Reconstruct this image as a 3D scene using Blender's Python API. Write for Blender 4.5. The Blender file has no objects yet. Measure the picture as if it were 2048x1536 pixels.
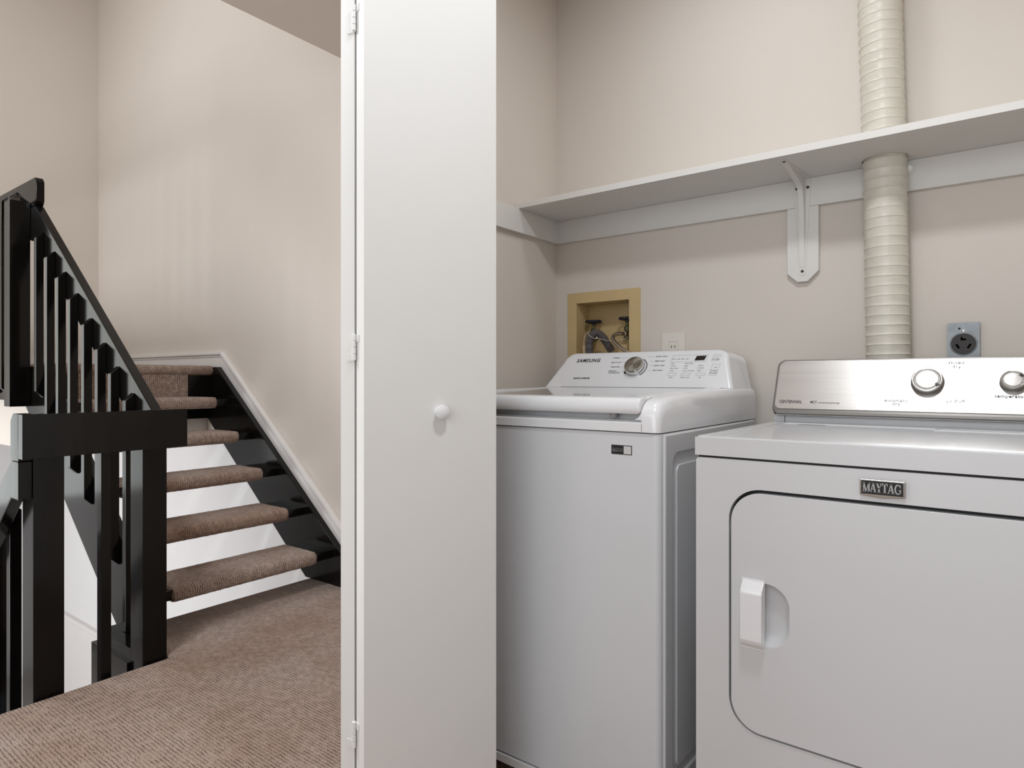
import bpy, bmesh, math, random
from mathutils import Vector, Matrix, noise as mnoise

random.seed(7)
S = bpy.context.scene
COL = S.collection
R = math.radians

# ------------------------------------------------------------------ camera
cam_d = bpy.data.cameras.new('camera')
cam = bpy.data.objects.new('camera', cam_d)
COL.objects.link(cam)
cam.location = (0, 0, 1.04)
cam.rotation_euler = (R(90), 0, R(37.3))
cam_d.sensor_width = 36
cam_d.lens = 36 * 1296 / 2048
cam_d.shift_y = -(768 - 758) / 2048
cam_d.clip_start = 0.02
S.camera = cam

# ------------------------------------------------------------------ view, sky, lamps, daylight, added fill lights
S.view_settings.view_transform = 'Standard'
S.view_settings.look = 'None'
S.view_settings.gamma = 1
S.view_settings.use_curve_mapping = False
S.view_settings.exposure = 0.12
S.cycles.caustics_reflective = False
S.cycles.caustics_refractive = False
W = bpy.data.worlds.new('world')
S.world = W
W.use_nodes = True
bg = W.node_tree.nodes['Background']
bg.inputs['Color'].default_value = (0.75, 0.87, 1, 1)
bg.inputs['Strength'].default_value = 0.6


def area(name, loc, target, sx, sy, power, color, shape='RECTANGLE'):
    d = bpy.data.lights.new(name, 'AREA')
    d.shape = shape
    d.size = sx
    if shape in ('RECTANGLE', 'ELLIPSE'):
        d.size_y = sy
    d.energy = power
    d.color = color
    o = bpy.data.objects.new(name, d)
    COL.objects.link(o)
    o.location = loc
    o.rotation_euler = (Vector(target) - Vector(loc)).to_track_quat('-Z', 'Y').to_euler()
    return o


LAMP = (0.93, 0.97, 1.0)
FILL = (0.86, 0.94, 1.0)
area('hall_ceiling_lamp', (-0.20, 0.72, 2.50), (-0.20, 0.72, 0), 0.24, 0.24, 12.2, LAMP, 'DISK')
area('hall_far_fill', (-1.95, 0.40, 2.50), (-1.95, 0.40, 0), 0.30, 0.30, 24, LAMP, 'DISK')  # added fill, no known fixture; brightens the hall carpet and the treads
area('closet_ceiling_lamp', (-0.62, 1.52, 2.51), (-0.62, 1.52, 0), 0.30, 0.30, 2.8, LAMP, 'DISK')
area('hall_soft_fill', (-0.45, -1.42, 1.55), (-0.8, 1.6, 1.3), 2.4, 1.6, 32, FILL)  # added soft fill behind the camera
area('stairwell_window_daylight', (-5.66, 0.05, 1.25), (-3.0, 0.05, 1.25), 1.0, 2.2, 9, (0.92, 1.0, 0.97))
area('stairwell_upper_lamp', (-4.0, 0.2, 4.1), (-4.0, 1.2, 1.0), 1.2, 1.2, 28, LAMP)
area('foyer_door_daylight', (-5.0, -1.35, -0.2), (-5.0, 2.0, -0.6), 1.8, 1.6, 68, (0.93, 0.96, 1.0))


# ------------------------------------------------------------------ materials
def srgb(r, g, b):
    f = lambda c: (c / 255 / 12.92) if c / 255 <= 0.04045 else ((c / 255 + 0.055) / 1.055) ** 2.4
    return (f(r), f(g), f(b), 1)


def mat(name, col, rough=0.5, metal=0.0, var=0.03, vscale=6.0, bump=0.0, bscale=200.0, stretch=(1, 1, 1), coat=0.0, spec=0.5):
    m = bpy.data.materials.new(name)
    m.use_nodes = True
    nt = m.node_tree
    p = nt.nodes['Principled BSDF']
    p.inputs['Roughness'].default_value = rough
    p.inputs['Metallic'].default_value = metal
    p.inputs['Coat Weight'].default_value = coat
    p.inputs['Coat Roughness'].default_value = 0.06
    p.inputs['Specular IOR Level'].default_value = spec
    tc = nt.nodes.new('ShaderNodeTexCoord')
    mp = nt.nodes.new('ShaderNodeMapping')
    mp.inputs['Scale'].default_value = stretch
    nt.links.new(tc.outputs['Object'], mp.inputs['Vector'])
    n = nt.nodes.new('ShaderNodeTexNoise')
    n.inputs['Scale'].default_value = vscale
    n.inputs['Detail'].default_value = 3
    nt.links.new(mp.outputs[0], n.inputs['Vector'])
    cr = nt.nodes.new('ShaderNodeValToRGB')
    cr.color_ramp.elements[0].position = 0.3
    cr.color_ramp.elements[1].position = 0.7
    cr.color_ramp.elements[0].color = [c * (1 - var) for c in col[:3]] + [1]
    cr.color_ramp.elements[1].color = [min(1, c * (1 + var)) for c in col[:3]] + [1]
    nt.links.new(n.outputs['Fac'], cr.inputs['Fac'])
    nt.links.new(cr.outputs['Color'], p.inputs['Base Color'])
    if bump > 0:
        n2 = nt.nodes.new('ShaderNodeTexNoise')
        n2.inputs['Scale'].default_value = bscale
        n2.inputs['Detail'].default_value = 2
        nt.links.new(mp.outputs[0], n2.inputs['Vector'])
        b = nt.nodes.new('ShaderNodeBump')
        b.inputs['Strength'].default_value = bump
        b.inputs['Distance'].default_value = 0.002
        nt.links.new(n2.outputs['Fac'], b.inputs['Height'])
        nt.links.new(b.outputs['Normal'], p.inputs['Normal'])
    return m


def carpet_mat(name):
    m = bpy.data.materials.new(name)
    m.use_nodes = True
    nt = m.node_tree
    L = nt.links.new
    p = nt.nodes['Principled BSDF']
    p.inputs['Roughness'].default_value = 0.95
    p.inputs['Specular IOR Level'].default_value = 0.15
    p.inputs['Sheen Weight'].default_value = 0.15
    geo = nt.nodes.new('ShaderNodeNewGeometry')
    def nd(t, **kw):
        n = nt.nodes.new(t)
        for k, v in kw.items():
            setattr(n, k, v)
        return n
    def math(op, a, b=None, c=None):
        n = nd('ShaderNodeMath', operation=op)
        for i, q in enumerate((a, b, c)):
            if q is None:
                continue
            if isinstance(q, (int, float)):
                n.inputs[i].default_value = q
            else:
                L(q, n.inputs[i])
        return n.outputs[0]
    # stitched rows 10.5 mm apart, running along X and down the nosings
    sep = nd('ShaderNodeSeparateXYZ')
    L(geo.outputs['Position'], sep.inputs[0])
    wob = nd('ShaderNodeTexNoise')
    wob.inputs['Scale'].default_value = 24
    L(geo.outputs['Position'], wob.inputs['Vector'])
    yy = math('MULTIPLY_ADD', wob.outputs['Fac'], 0.006, sep.outputs[1])
    yr = math('DIVIDE', yy, 0.0105)
    fl = math('FLOOR', yr)
    wave = math('ABSOLUTE', math('SINE', math('MULTIPLY', yr, 3.14159265)))     # 0 in the groove, 1 on the row
    vx = math('ADD', sep.outputs[0], sep.outputs[2])
    cmb = nd('ShaderNodeCombineXYZ')
    L(math('MULTIPLY', vx, 34.0), cmb.inputs[0])
    L(math('MULTIPLY', fl, 3.7), cmb.inputs[1])
    row = nd('ShaderNodeTexNoise')
    row.inputs['Scale'].default_value = 1.0
    row.inputs['Detail'].default_value = 2.0
    L(cmb.outputs[0], row.inputs['Vector'])
    tuft = nd('ShaderNodeTexNoise')
    tuft.inputs['Scale'].default_value = 300
    tuft.inputs['Detail'].default_value = 2
    L(geo.outputs['Position'], tuft.inputs['Vector'])
    dash = nd('ShaderNodeMapRange')
    dash.inputs['From Min'].default_value = 0.36
    dash.inputs['From Max'].default_value = 0.62
    L(row.outputs['Fac'], dash.inputs['Value'])
    groove = math('MULTIPLY', math('SUBTRACT', 1.0, math('POWER', wave, 0.6)), dash.outputs[0])
    f0 = math('MULTIPLY_ADD', tuft.outputs['Fac'], 0.85, 0.14)
    fac = math('MULTIPLY_ADD', groove, -0.37, f0)
    big = nt.nodes.new('ShaderNodeTexNoise')
    big.inputs['Scale'].default_value = 3.2
    big.inputs['Detail'].default_value = 2
    L(geo.outputs['Position'], big.inputs['Vector'])
    cr = nt.nodes.new('ShaderNodeValToRGB')
    e = cr.color_ramp.elements
    e[0].position = 0.24
    e[0].color = srgb(70, 55, 48)
    e[1].position = 0.74
    e[1].color = srgb(212, 197, 186)
    k = e.new(0.44)
    k.color = srgb(141, 120, 109)
    k = e.new(0.58)
    k.color = srgb(179, 160, 148)
    L(fac, cr.inputs['Fac'])
    hs = nt.nodes.new('ShaderNodeMix')
    hs.data_type = 'RGBA'
    hs.blend_type = 'MULTIPLY'
    hs.inputs[0].default_value = 1.0
    c2 = nt.nodes.new('ShaderNodeValToRGB')
    c2.color_ramp.elements[0].position = 0.35
    c2.color_ramp.elements[1].position = 0.65
    c2.color_ramp.elements[0].color = (0.86, 0.76, 0.70, 1)
    c2.color_ramp.elements[1].color = (1, 1, 1, 1)
    L(big.outputs['Fac'], c2.inputs['Fac'])
    L(cr.outputs['Color'], hs.inputs[6])
    L(c2.outputs['Color'], hs.inputs[7])
    L(hs.outputs[2], p.inputs['Base Color'])
    b = nt.nodes.new('ShaderNodeBump')
    b.inputs['Strength'].default_value = 0.9
    b.inputs['Distance'].default_value = 0.006
    L(fac, b.inputs['Height'])
    L(b.outputs['Normal'], p.inputs['Normal'])
    return m


M = {}
M['wall'] = mat('wall_paint_beige', srgb(222, 213, 204), 0.62, var=0.012, vscale=2.0, bump=0.06, bscale=260)
M['lower'] = mat('wall_paint_white', srgb(232, 230, 230), 0.55, var=0.01, bump=0.04, bscale=260)
M['ceiling'] = mat('ceiling_paint', srgb(208, 196, 187), 0.8, var=0.01)
M['trim'] = mat('trim_paint_white', srgb(232, 228, 226), 0.38, var=0.01, vscale=8)
M['shelf'] = mat('shelf_paint_white', srgb(229, 226, 222), 0.45, var=0.015, vscale=12, bump=0.03, bscale=90)
M['door'] = mat('door_paint_white', srgb(232, 231, 229), 0.42, var=0.01, vscale=3, bump=0.03, bscale=120)
M['black'] = mat('black_gloss_paint', srgb(16, 14, 13), 0.14, var=0.25, vscale=14, bump=0.10, bscale=30, stretch=(1, 1, 0.25), spec=0.24)
M['carpet'] = carpet_mat('brown_flecked_carpet')
M['enamel'] = mat('washer_white_enamel', srgb(217, 218, 221), 0.28, var=0.006, coat=0.4)
M['plastic'] = mat('washer_white_plastic', srgb(233, 233, 235), 0.24, var=0.005, coat=0.5)
M['enamel2'] = mat('dryer_white_enamel', srgb(211, 211, 213), 0.30, var=0.008, vscale=5, coat=0.4)
M['glass'] = mat('dark_lid_glass', srgb(38, 37, 36), 0.04, var=0.02, spec=1.0, coat=1.0)
M['gap'] = mat('dark_gap', srgb(24, 24, 25), 0.6)
M['sidegrey'] = mat('washer_side_enamel', srgb(214, 215, 217), 0.32, var=0.006)
M['steel'] = mat('brushed_steel', srgb(214, 212, 210), 0.285, metal=1.0, var=0.05, vscale=3, bump=0.06, bscale=18, stretch=(1, 26, 26))
M['steeldark'] = mat('grey_bezel', srgb(128, 124, 120), 0.4, metal=0.85, var=0.03)
M['chrome'] = mat('chrome', srgb(212, 211, 210), 0.12, metal=1.0, var=0.03)
M['dialmetal'] = mat('spun_metal', srgb(168, 163, 154), 0.36, metal=1.0, var=0.02, vscale=30)
M['spun'] = mat('spun_steel', srgb(228, 225, 221), 0.42, metal=1.0, var=0.03)
for k_ in ('dialmetal', 'spun'):
    nt_ = M[k_].node_tree
    pb = nt_.nodes['Principled BSDF']
    pb.inputs['Anisotropic'].default_value = 0.9 if k_ == 'dialmetal' else 0.45
    tg = nt_.nodes.new('ShaderNodeTangent')
    tg.direction_type = 'RADIAL'
    tg.axis = 'Z'
    nt_.links.new(tg.outputs[0], pb.inputs['Tangent'])
M['print'] = mat('dark_print', srgb(40, 40, 42), 0.6)
M['greyprint'] = mat('grey_print', srgb(104, 103, 104), 0.6)
M['finegrey'] = mat('fine_grey_print', srgb(138, 137, 138), 0.6)
M['paleprint'] = mat('pale_print', srgb(150, 149, 150), 0.5)
M['display'] = mat('display_black', srgb(38, 30, 29), 0.15, coat=0.6)
M['tan'] = mat('tan_plastic', srgb(210, 184, 136), 0.5, var=0.05, vscale=9, bump=0.05)
M['blue'] = mat('navy_valve_paint', srgb(20, 27, 46), 0.35)
M['brass'] = mat('aged_brass', srgb(104, 106, 78), 0.45, metal=0.7, var=0.3, vscale=60)
M['hosegrey'] = mat('grey_hose_plastic', srgb(104, 98, 99), 0.4, var=0.06)
M['cord'] = mat('white_cord', srgb(216, 208, 194), 0.6)
M['braid'] = mat('braided_steel', srgb(196, 186, 178), 0.2, metal=1.0, var=0.2, vscale=400, bump=0.25, bscale=900)
M['duct'] = mat('duct_vinyl', srgb(222, 217, 204), 0.36, var=0.05, vscale=22, bump=0.35, bscale=45, stretch=(1, 1, 2.2))
M['plate'] = mat('outlet_white', srgb(232, 226, 218), 0.35)
M['galv'] = mat('galvanised_plate', srgb(112, 114, 116), 0.36, metal=1.0, var=0.12, vscale=50)
M['bakelite'] = mat('black_bakelite', srgb(46, 42, 40), 0.5)
M['void'] = mat('slot_black', srgb(4, 4, 4), 0.9, spec=0.0)
M['screw'] = mat('dark_screw', srgb(52, 50, 47), 0.4, metal=0.5)
M['badge'] = mat('badge_black', srgb(16, 17, 19), 0.25, coat=0.4)
M['badgetext'] = mat('badge_silver', srgb(176, 176, 178), 0.35, metal=0.6)
M['sticker'] = mat('sticker_black', srgb(22, 22, 24), 0.4)
M['stickerwhite'] = mat('sticker_white', srgb(206, 204, 204), 0.5)
M['brownscuff'] = mat('foyer_tile', srgb(190, 184, 178), 0.5, var=0.06)
M['closetfloor'] = mat('vent_slot_grey', srgb(96, 92, 84), 0.5)

# ------------------------------------------------------------------ mesh helpers
ORG = {}


class B:
    """Collects shapes in world coordinates; build() links them as ONE object."""

    def __init__(s):
        s.bm = bmesh.new()

    def _new(s, n0):
        s.bm.verts.ensure_lookup_table()
        return s.bm.verts[n0:]

    def _bevel(s, faces, w, seg, ang=25):
        if w <= 0:
            return
        es = set()
        for f in faces:
            for e in f.edges:
                if len(e.link_faces) == 2 and e.calc_face_angle(0) > R(ang):
                    es.add(e)
        bmesh.ops.bevel(s.bm, geom=list(es), offset=w, segments=seg, profile=0.5, affect='EDGES', clamp_overlap=True)

    def box(s, x0, x1, y0, y1, z0, z1, bev=0.0, seg=2, mtx=None):
        P = [(x0, y0, z0), (x1, y0, z0), (x1, y1, z0), (x0, y1, z0), (x0, y0, z1), (x1, y0, z1), (x1, y1, z1), (x0, y1, z1)]
        if mtx:
            P = [mtx @ Vector(p) for p in P]
        v = [s.bm.verts.new(p) for p in P]
        F = [(0, 3, 2, 1), (4, 5, 6, 7), (0, 1, 5, 4), (1, 2, 6, 5), (2, 3, 7, 6), (3, 0, 4, 7)]
        fs = [s.bm.faces.new([v[i] for i in f]) for f in F]
        s._bevel(fs, bev, seg)
        return s

    def prism(s, pts, axis, a, b, bev=0.0, seg=2, ang=25, mtx=None):
        """pts 2-D polygon; axis 'x': (y,z), 'y': (x,z), 'z': (x,y)"""
        def P(p, t):
            q = {'x': (t, p[0], p[1]), 'y': (p[0], t, p[1]), 'z': (p[0], p[1], t)}[axis]
            return mtx @ Vector(q) if mtx else Vector(q)
        va = [s.bm.verts.new(P(p, a)) for p in pts]
        vb = [s.bm.verts.new(P(p, b)) for p in pts]
        n = len(pts)
        fs = [s.bm.faces.new(va), s.bm.faces.new(vb[::-1])]
        for i in range(n):
            fs.append(s.bm.faces.new([va[i], vb[i], vb[(i + 1) % n], va[(i + 1) % n]]))
        bmesh.ops.recalc_face_normals(s.bm, faces=fs)
        s._bevel(fs, bev, seg, ang)
        return s

    def holed(s, outer, inner, axis, a, b, bev=0.0, seg=2, mtx=None):
        """plate with one hole, front at a and back at b"""
        def P(p, t):
            q = {'x': (t, p[0], p[1]), 'y': (p[0], t, p[1]), 'z': (p[0], p[1], t)}[axis]
            return mtx @ Vector(q) if mtx else Vector(q)
        allf = []
        rings = []
        for t in (a, b):
            vo = [s.bm.verts.new(P(p, t)) for p in outer]
            vi = [s.bm.verts.new(P(p, t)) for p in inner]
            ed = []
            for vs in (vo, vi):
                for i in range(len(vs)):
                    ed.append(s.bm.edges.new((vs[i], vs[(i + 1) % len(vs)])))
            r = bmesh.ops.triangle_fill(s.bm, edges=ed, use_beauty=True, use_dissolve=False)
            allf += [g for g in r['geom'] if isinstance(g, bmesh.types.BMFace)]
            rings.append((vo, vi))
        for k in (0, 1):
            A, Bv = rings[0][k], rings[1][k]
            n = len(A)
            for i in range(n):
                allf.append(s.bm.faces.new([A[i], Bv[i], Bv[(i + 1) % n], A[(i + 1) % n]]))
        bmesh.ops.recalc_face_normals(s.bm, faces=allf)
        if bev > 0:
            es = set()
            for k in (0, 1):
                A = rings[0][k]
                for i in range(len(A)):
                    e = s.bm.edges.get((A[i], A[(i + 1) % len(A)]))
                    if e:
                        es.add(e)
            bmesh.ops.bevel(s.bm, geom=list(es), offset=bev, segments=seg, profile=0.5, affect='EDGES', clamp_overlap=True)
        return s

    def lathe(s, prof, mtx, n=40, caps=True):
        """prof [(r, h)] around local z"""
        rings = []
        for r, h in prof:
            rings.append([s.bm.verts.new(mtx @ Vector((r * math.cos(2 * math.pi * i / n), r * math.sin(2 * math.pi * i / n), h))) for i in range(n)])
        fs = []
        for A, C in zip(rings, rings[1:]):
            for i in range(n):
                fs.append(s.bm.faces.new([A[i], A[(i + 1) % n], C[(i + 1) % n], C[i]]))
        if caps:
            fs.append(s.bm.faces.new(rings[0][::-1]))
            fs.append(s.bm.faces.new(rings[-1]))
        bmesh.ops.recalc_face_normals(s.bm, faces=fs)
        return s

    def tube(s, pts, rad, n=12, ripple=None):
        pts = [Vector(p) for p in pts]
        rings = []
        up = Vector((0.13, 0.21, 0.97)).normalized()
        t0 = (pts[1] - pts[0]).normalized()
        a = t0.orthogonal().normalized()
        for i, p in enumerate(pts):
            t = (pts[min(i + 1, len(pts) - 1)] - pts[max(i - 1, 0)]).normalized()
            a = (a - t * a.dot(t)).normalized()
            c = t.cross(a)
            r = rad(i) if callable(rad) else rad
            rings.append([s.bm.verts.new(p + (a * math.cos(2 * math.pi * k / n) + c * math.sin(2 * math.pi * k / n)) * r) for k in range(n)])
        fs = []
        for A, C in zip(rings, rings[1:]):
            for i in range(n):
                fs.append(s.bm.faces.new([A[i], A[(i + 1) % n], C[(i + 1) % n], C[i]]))
        fs.append(s.bm.faces.new(rings[0][::-1]))
        fs.append(s.bm.faces.new(rings[-1]))
        bmesh.ops.recalc_face_normals(s.bm, faces=fs)
        return s

    def text(s, body, size, mtx, align='LEFT', shear=0.0, bold=0.0, wide=1.0, depth=0.0003, spacing=1.0):
        cu = bpy.data.curves.new('t', 'FONT')
        cu.body = body
        cu.size = size
        cu.align_x = align
        cu.align_y = 'CENTER'
        cu.shear = shear
        cu.offset = bold
        cu.extrude = depth
        cu.space_character = spacing
        cu.resolution_u = 3
        o = bpy.data.objects.new('t', cu)
        COL.objects.link(o)
        dg = bpy.context.evaluated_depsgraph_get()
        me = o.evaluated_get(dg).to_mesh()
        mm = mtx @ Matrix.Diagonal((wide, 1, 1, 1))
        vs = [s.bm.verts.new(mm @ v.co) for v in me.vertices]
        for f in me.polygons:
            try:
                s.bm.faces.new([vs[i] for i in f.vertices])
            except ValueError:
                pass
        o.evaluated_get(dg).to_mesh_clear()
        bpy.data.objects.remove(o)
        bpy.data.curves.remove(cu)
        return s

    def build(s, name, m, parent=None, smooth=35, origin=None, rot=None):
        vs = s.bm.verts
        if origin is None:
            lo = [min(v.co[k] for v in vs) for k in range(3)]
            hi = [max(v.co[k] for v in vs) for k in range(3)]
            origin = Vector(((lo[0] + hi[0]) / 2, (lo[1] + hi[1]) / 2, lo[2]))
        origin = Vector(origin)
        me = bpy.data.meshes.new(name)
        ri = rot.to_3x3().inverted() if rot else None
        for v in vs:
            v.co -= origin
            if ri:
                v.co = ri @ v.co
        s.bm.to_mesh(me)
        s.bm.free()
        me.materials.append(M[m] if isinstance(m, str) else m)
        for p in me.polygons:
            p.use_smooth = True
        me.set_sharp_from_angle(angle=R(smooth))
        o = bpy.data.objects.new(name, me)
        COL.objects.link(o)
        if smooth < 60:
            wn = o.modifiers.new('weighted_normal', 'WEIGHTED_NORMAL')
            wn.keep_sharp = True
            wn.weight = 80
        if name.endswith(('lettering', '_marks', '_outline', '_dots', 'icons', 'logo')):
            o['kind'] = 'stuff'                    # fine print, too small to pick apart
        ORG[o.name] = origin
        if parent:
            o.parent = parent
            o.location = origin - ORG[parent.name]
        else:
            o.location = origin
        if rot:
            o.rotation_euler = rot.to_3x3().to_euler()
        return o


def empty(name, loc):
    o = bpy.data.objects.new(name, None)
    COL.objects.link(o)
    o.location = loc
    o.empty_display_size = 0.05
    ORG[o.name] = Vector(loc)
    return o


def thing(o, label, cat, group=None):
    o['label'] = label
    o['category'] = cat
    if group:
        o['group'] = group
    return o


def struct(o, label=None):
    o['kind'] = 'structure'
    if label:
        o['label'] = label
    return o


def axes(origin, x, y, z):
    m = Matrix.Identity(4)
    for i, v in enumerate((x, y, z, origin)):
        for k in range(3):
            m[k][i] = v[k]
    return m


def rrect(x0, x1, y0, y1, r, n=8):
    rs = r if isinstance(r, (list, tuple)) else [r] * 4
    pts = []
    for (cx, cy, a0, rr) in ((x1 - rs[0], y1 - rs[0], 0, rs[0]), (x0 + rs[1], y1 - rs[1], 90, rs[1]), (x0 + rs[2], y0 + rs[2], 180, rs[2]), (x1 - rs[3], y0 + rs[3], 270, rs[3])):
        for i in range(n + 1):
            a = R(a0 + 90 * i / n)
            pts.append((cx + rr * math.cos(a), cy + rr * math.sin(a)))
    return pts


def bez(p, n=24):
    """Catmull-Rom through points"""
    p = [Vector(q) for q in p]
    p = [2 * p[0] - p[1]] + p + [2 * p[-1] - p[-2]]
    out = []
    for i in range(1, len(p) - 2):
        for k in range(n):
            t = k / n
            a, b, c, d = p[i - 1], p[i], p[i + 1], p[i + 2]
            out.append(0.5 * ((2 * b) + (c - a) * t + (2 * a - 5 * b + 4 * c - d) * t * t + (3 * b - a - 3 * c + d) * t ** 3))
    out.append(p[-2])
    return out


# ================================================================== THE SETTING
YB = 2.10            # face of the back wall
XCL = -1.383         # closet left wall face
SL = 0.791           # stair pitch (rise / run)


def z_up(x): return 0.643 + SL * (-3.24 - x)      # top edge of the stringers
def z_lo(x): return -0.009 + SL * (-2.918 - x)    # bottom edge of the stringers
def z_sk(x): return 0.502 + SL * (-2.939 - x)     # top edge of the white skirting


# carpeted hall floor, with the tongue under the stairs
b = B()
b.prism([(-2.49, -1.5), (1.6, -1.5), (1.6, YB), (-2.90, YB), (-2.90, 1.19), (-2.835, 1.19), (-2.835, 1.1495), (-2.49, 1.1495)], 'z', -0.25, 0.0, 0.012, 3)
struct(b.build('floor', 'carpet'), 'brown flecked carpet of the hall and closet')
# foyer floor below
struct(B().box(-7.6, 1.6, -1.5, 2.2, -1.95, -1.80).build('floor_foyer', 'brownscuff'), 'pale floor of the foyer below the stairs')

# back wall (beige): closet part with the opening for the outlet box, stairwell part above the stringer line
HX0, HX1, HZ0, HZ1 = -1.312, -1.044, 1.118, 1.345
b = B()
b.prism([(HX0 - 0.6, 0), (HX0, 0), (HX0, 4.3), (HX0 - 0.6, 4.3)], 'y', YB, YB + 0.12)
b.box(HX1, 0.6, YB, YB + 0.12, 0, 2.66)
b.box(HX0, HX1, YB, YB + 0.12, 0, HZ0)
b.box(HX0, HX1, YB, YB + 0.12, HZ1, 2.66)
xm = lambda x: 0.5 * (z_up(x) + z_lo(x))
x0 = -2.7
b.prism([(HX0 - 0.6, 0), (HX0 - 0.6, 4.3), (-5.85, 4.3), (-5.85, 0.66), (-3.512, 0.66), (x0, xm(x0)), (x0, 0)], 'y', YB, YB + 0.12)
struct(b.build('wall_back', 'wall'), 'beige back wall of closet and stairwell')
b = B()
b.prism([(-1.9, -1.8), (-1.9, 0), (x0, 0), (x0, xm(x0)), (-3.512, 0.66), (-7.6, 0.66), (-7.6, -1.8)], 'y', YB, YB + 0.12)
struct(b.build('wall_lower', 'lower'), 'white painted wall seen under the open stairs')
struct(B().box(-5.84, -5.72, -1.5, YB, 0.9, 4.3).build('wall_left', 'wall'), 'beige wall at the far end of the stair landing')
struct(B().box(-7.72, -7.6, -1.5, 2.2, -1.8, 0.9).build('wall_foyer', 'lower'))
struct(B().box(-7.72, 1.72, -1.62, -1.5, -1.8, 4.3).build('wall_front', 'wall'))
struct(B().box(1.6, 1.72, -1.5, 1.19, -0.2, 2.55).build('wall_right', 'wall'))
# closet partitions
b = B()
b.prism([(-1.47, 1.188), (-1.115, 1.188), (-1.115, 1.262), (XCL, 1.262), (XCL, YB), (-1.47, YB)], 'z', 0, 2.55)
struct(b.build('wall_closet_left', 'wall'), 'beige closet side wall left of the washer')
b = B()
b.prism([(0.42, 1.188), (1.6, 1.188), (1.6, 1.30), (0.54, 1.30), (0.54, YB), (0.42, YB)], 'z', 0, 2.55)
struct(b.build('wall_closet_right', 'wall'))
# ceilings
struct(B().box(-2.49, 1.72, -1.62, YB + 0.1, 2.55, 2.66).build('ceiling', 'ceiling'), 'low hall ceiling ending above the stairs')
struct(B().box(-2.49, -2.37, -1.62, YB, 2.66, 4.3).build('wall_header', 'wall'))
struct(B().box(-7.7, -2.37, -1.62, 2.2, 4.3, 4.4).build('ceiling_stairwell', 'ceiling'))

# ------------------------------------------------------------------ carpet roll (nosings)
def carpet_shell(bld, x_nose, z_top, y0, y1, depth=0.29, th=0.064, r=0.027, round_ends=True):
    prof = []
    def arc(cx, cz, a0, a1, n):
        for i in range(n + 1):
            a = R(a0 + (a1 - a0) * i / n)
            prof.append((cx + r * math.cos(a), cz + r * math.sin(a)))
    xb = x_nose - depth
    zb = z_top - th
    for i in range(14):                               # top, back to front
        prof.append((xb + r + (x_nose - r - xb - r) * i / 14, z_top))
    arc(x_nose - r, z_top - r, 90, 0, 6)
    arc(x_nose - r, zb + r, 0, -90, 6)
    for i in range(1, 8):
        prof.append((x_nose - r - (x_nose - 2 * r - xb) * i / 8, zb))
    arc(xb + r, zb + r, -90, -180, 3)
    arc(xb + r, z_top - r, 180, 90, 3)
    prof = prof[:-1]
    cx = (x_nose + xb) / 2
    cz = (z_top + zb) / 2
    ny = max(8, int((y1 - y0) / 0.008))
    ys = [y0 + (y1 - y0) * i / ny for i in range(ny + 1)]
    rings = []
    for j, y in enumerate(ys):
        e = min(y - y0, y1 - y)
        k = 0.0
        if round_ends and e < 0.014:
            k = 1 - math.sqrt(max(0, 1 - ((0.014 - e) / 0.014) ** 2))
        ring = []
        for (px, pz) in prof:
            dx = max(-1, min(1, (px - cx) / (depth / 2)))
            dz = (pz - cz) / (th / 2)
            q = Vector((px - k * 0.014 * dx, y, pz - k * 0.014 * dz))
            nv = mnoise.noise(Vector((px * 120, y * 160, pz * 120)))
            q += Vector((dx * abs(dx), 0, dz)) * (0.0016 * nv)
            ring.append(bld.bm.verts.new(q))
        rings.append(ring)
    fs = []
    n = len(prof)
    for A, C in zip(rings, rings[1:]):
        for i in range(n):
            fs.append(bld.bm.faces.new([A[i], A[(i + 1) % n], C[(i + 1) % n], C[i]]))
    fs.append(bld.bm.faces.new(rings[0]))
    fs.append(bld.bm.faces.new(rings[-1][::-1]))
    bmesh.ops.recalc_face_normals(bld.bm, faces=fs)
    return bld


RUN, RISE = 0.2365, 0.1868
XN1 = -2.694
# upper landing: slab, carpet, black fascia and the beige box of framing below it
land = struct(B().box(-5.72, -3.99, 1.19, YB - 0.001, 0.93, 1.095).build('floor_landing', 'ceiling'), 'upper stair landing')
b = B()
carpet_shell(b, -3.872, 1.122, 1.22, 2.065, depth=1.84, th=0.06)
b.build('carpet', 'carpet', land).__setitem__('label', 'brown flecked carpet over the landing edge')
B().box(-5.72, -4.07, 1.148, 1.188, 0.925, 1.10, 0.003).build('fascia', 'black', land)
struct(B().box(-7.6, -4.03, 1.20, YB - 0.001, 0.66, 0.93).build('wall_soffit', 'wall'), 'beige boxed framing under the stair landing')

# skirting on the stairwell wall, with its cap moulding
xk = -3.829
xs0 = -1.475
xlev = -2.939 - (0.085 - 0.502) / SL
outer = [(-5.72, 1.206), (xk, 1.206), (xlev, 0.085), (xs0, 0.085)]
inner = [(xs0, 0.0), (-2.56, 0.0), (-2.56, z_up(-2.56) - .02), (-3.80, z_up(-3.80) - .02), (-3.84, 1.09), (-5.72, 1.09)]
b = B()
b.prism(outer + inner, 'y', YB - 0.013, YB, 0.001, 1)
bb_back = struct(b.build('baseboard_stair', 'trim'), 'white skirting rising along the stair wall')
def band(off0, off1):
    k = math.sqrt(1 + SL * SL)
    o = [(-5.72, 1.206 - off0), (xk - off0 * (k - 1) / SL, 1.206 - off0), (xlev - off0 * (k - 1) / SL, 0.085 - off0), (xs0, 0.085 - off0)]
    i = [(-5.72, 1.206 - off1), (xk - off1 * (k - 1) / SL, 1.206 - off1), (xlev - off1 * (k - 1) / SL, 0.085 - off1), (xs0, 0.085 - off1)]
    return o + i[::-1]
B().prism(band(-0.001, 0.016), 'y', YB - 0.026, YB, 0.003, 2).build('cap_moulding', 'trim', bb_back)
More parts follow.
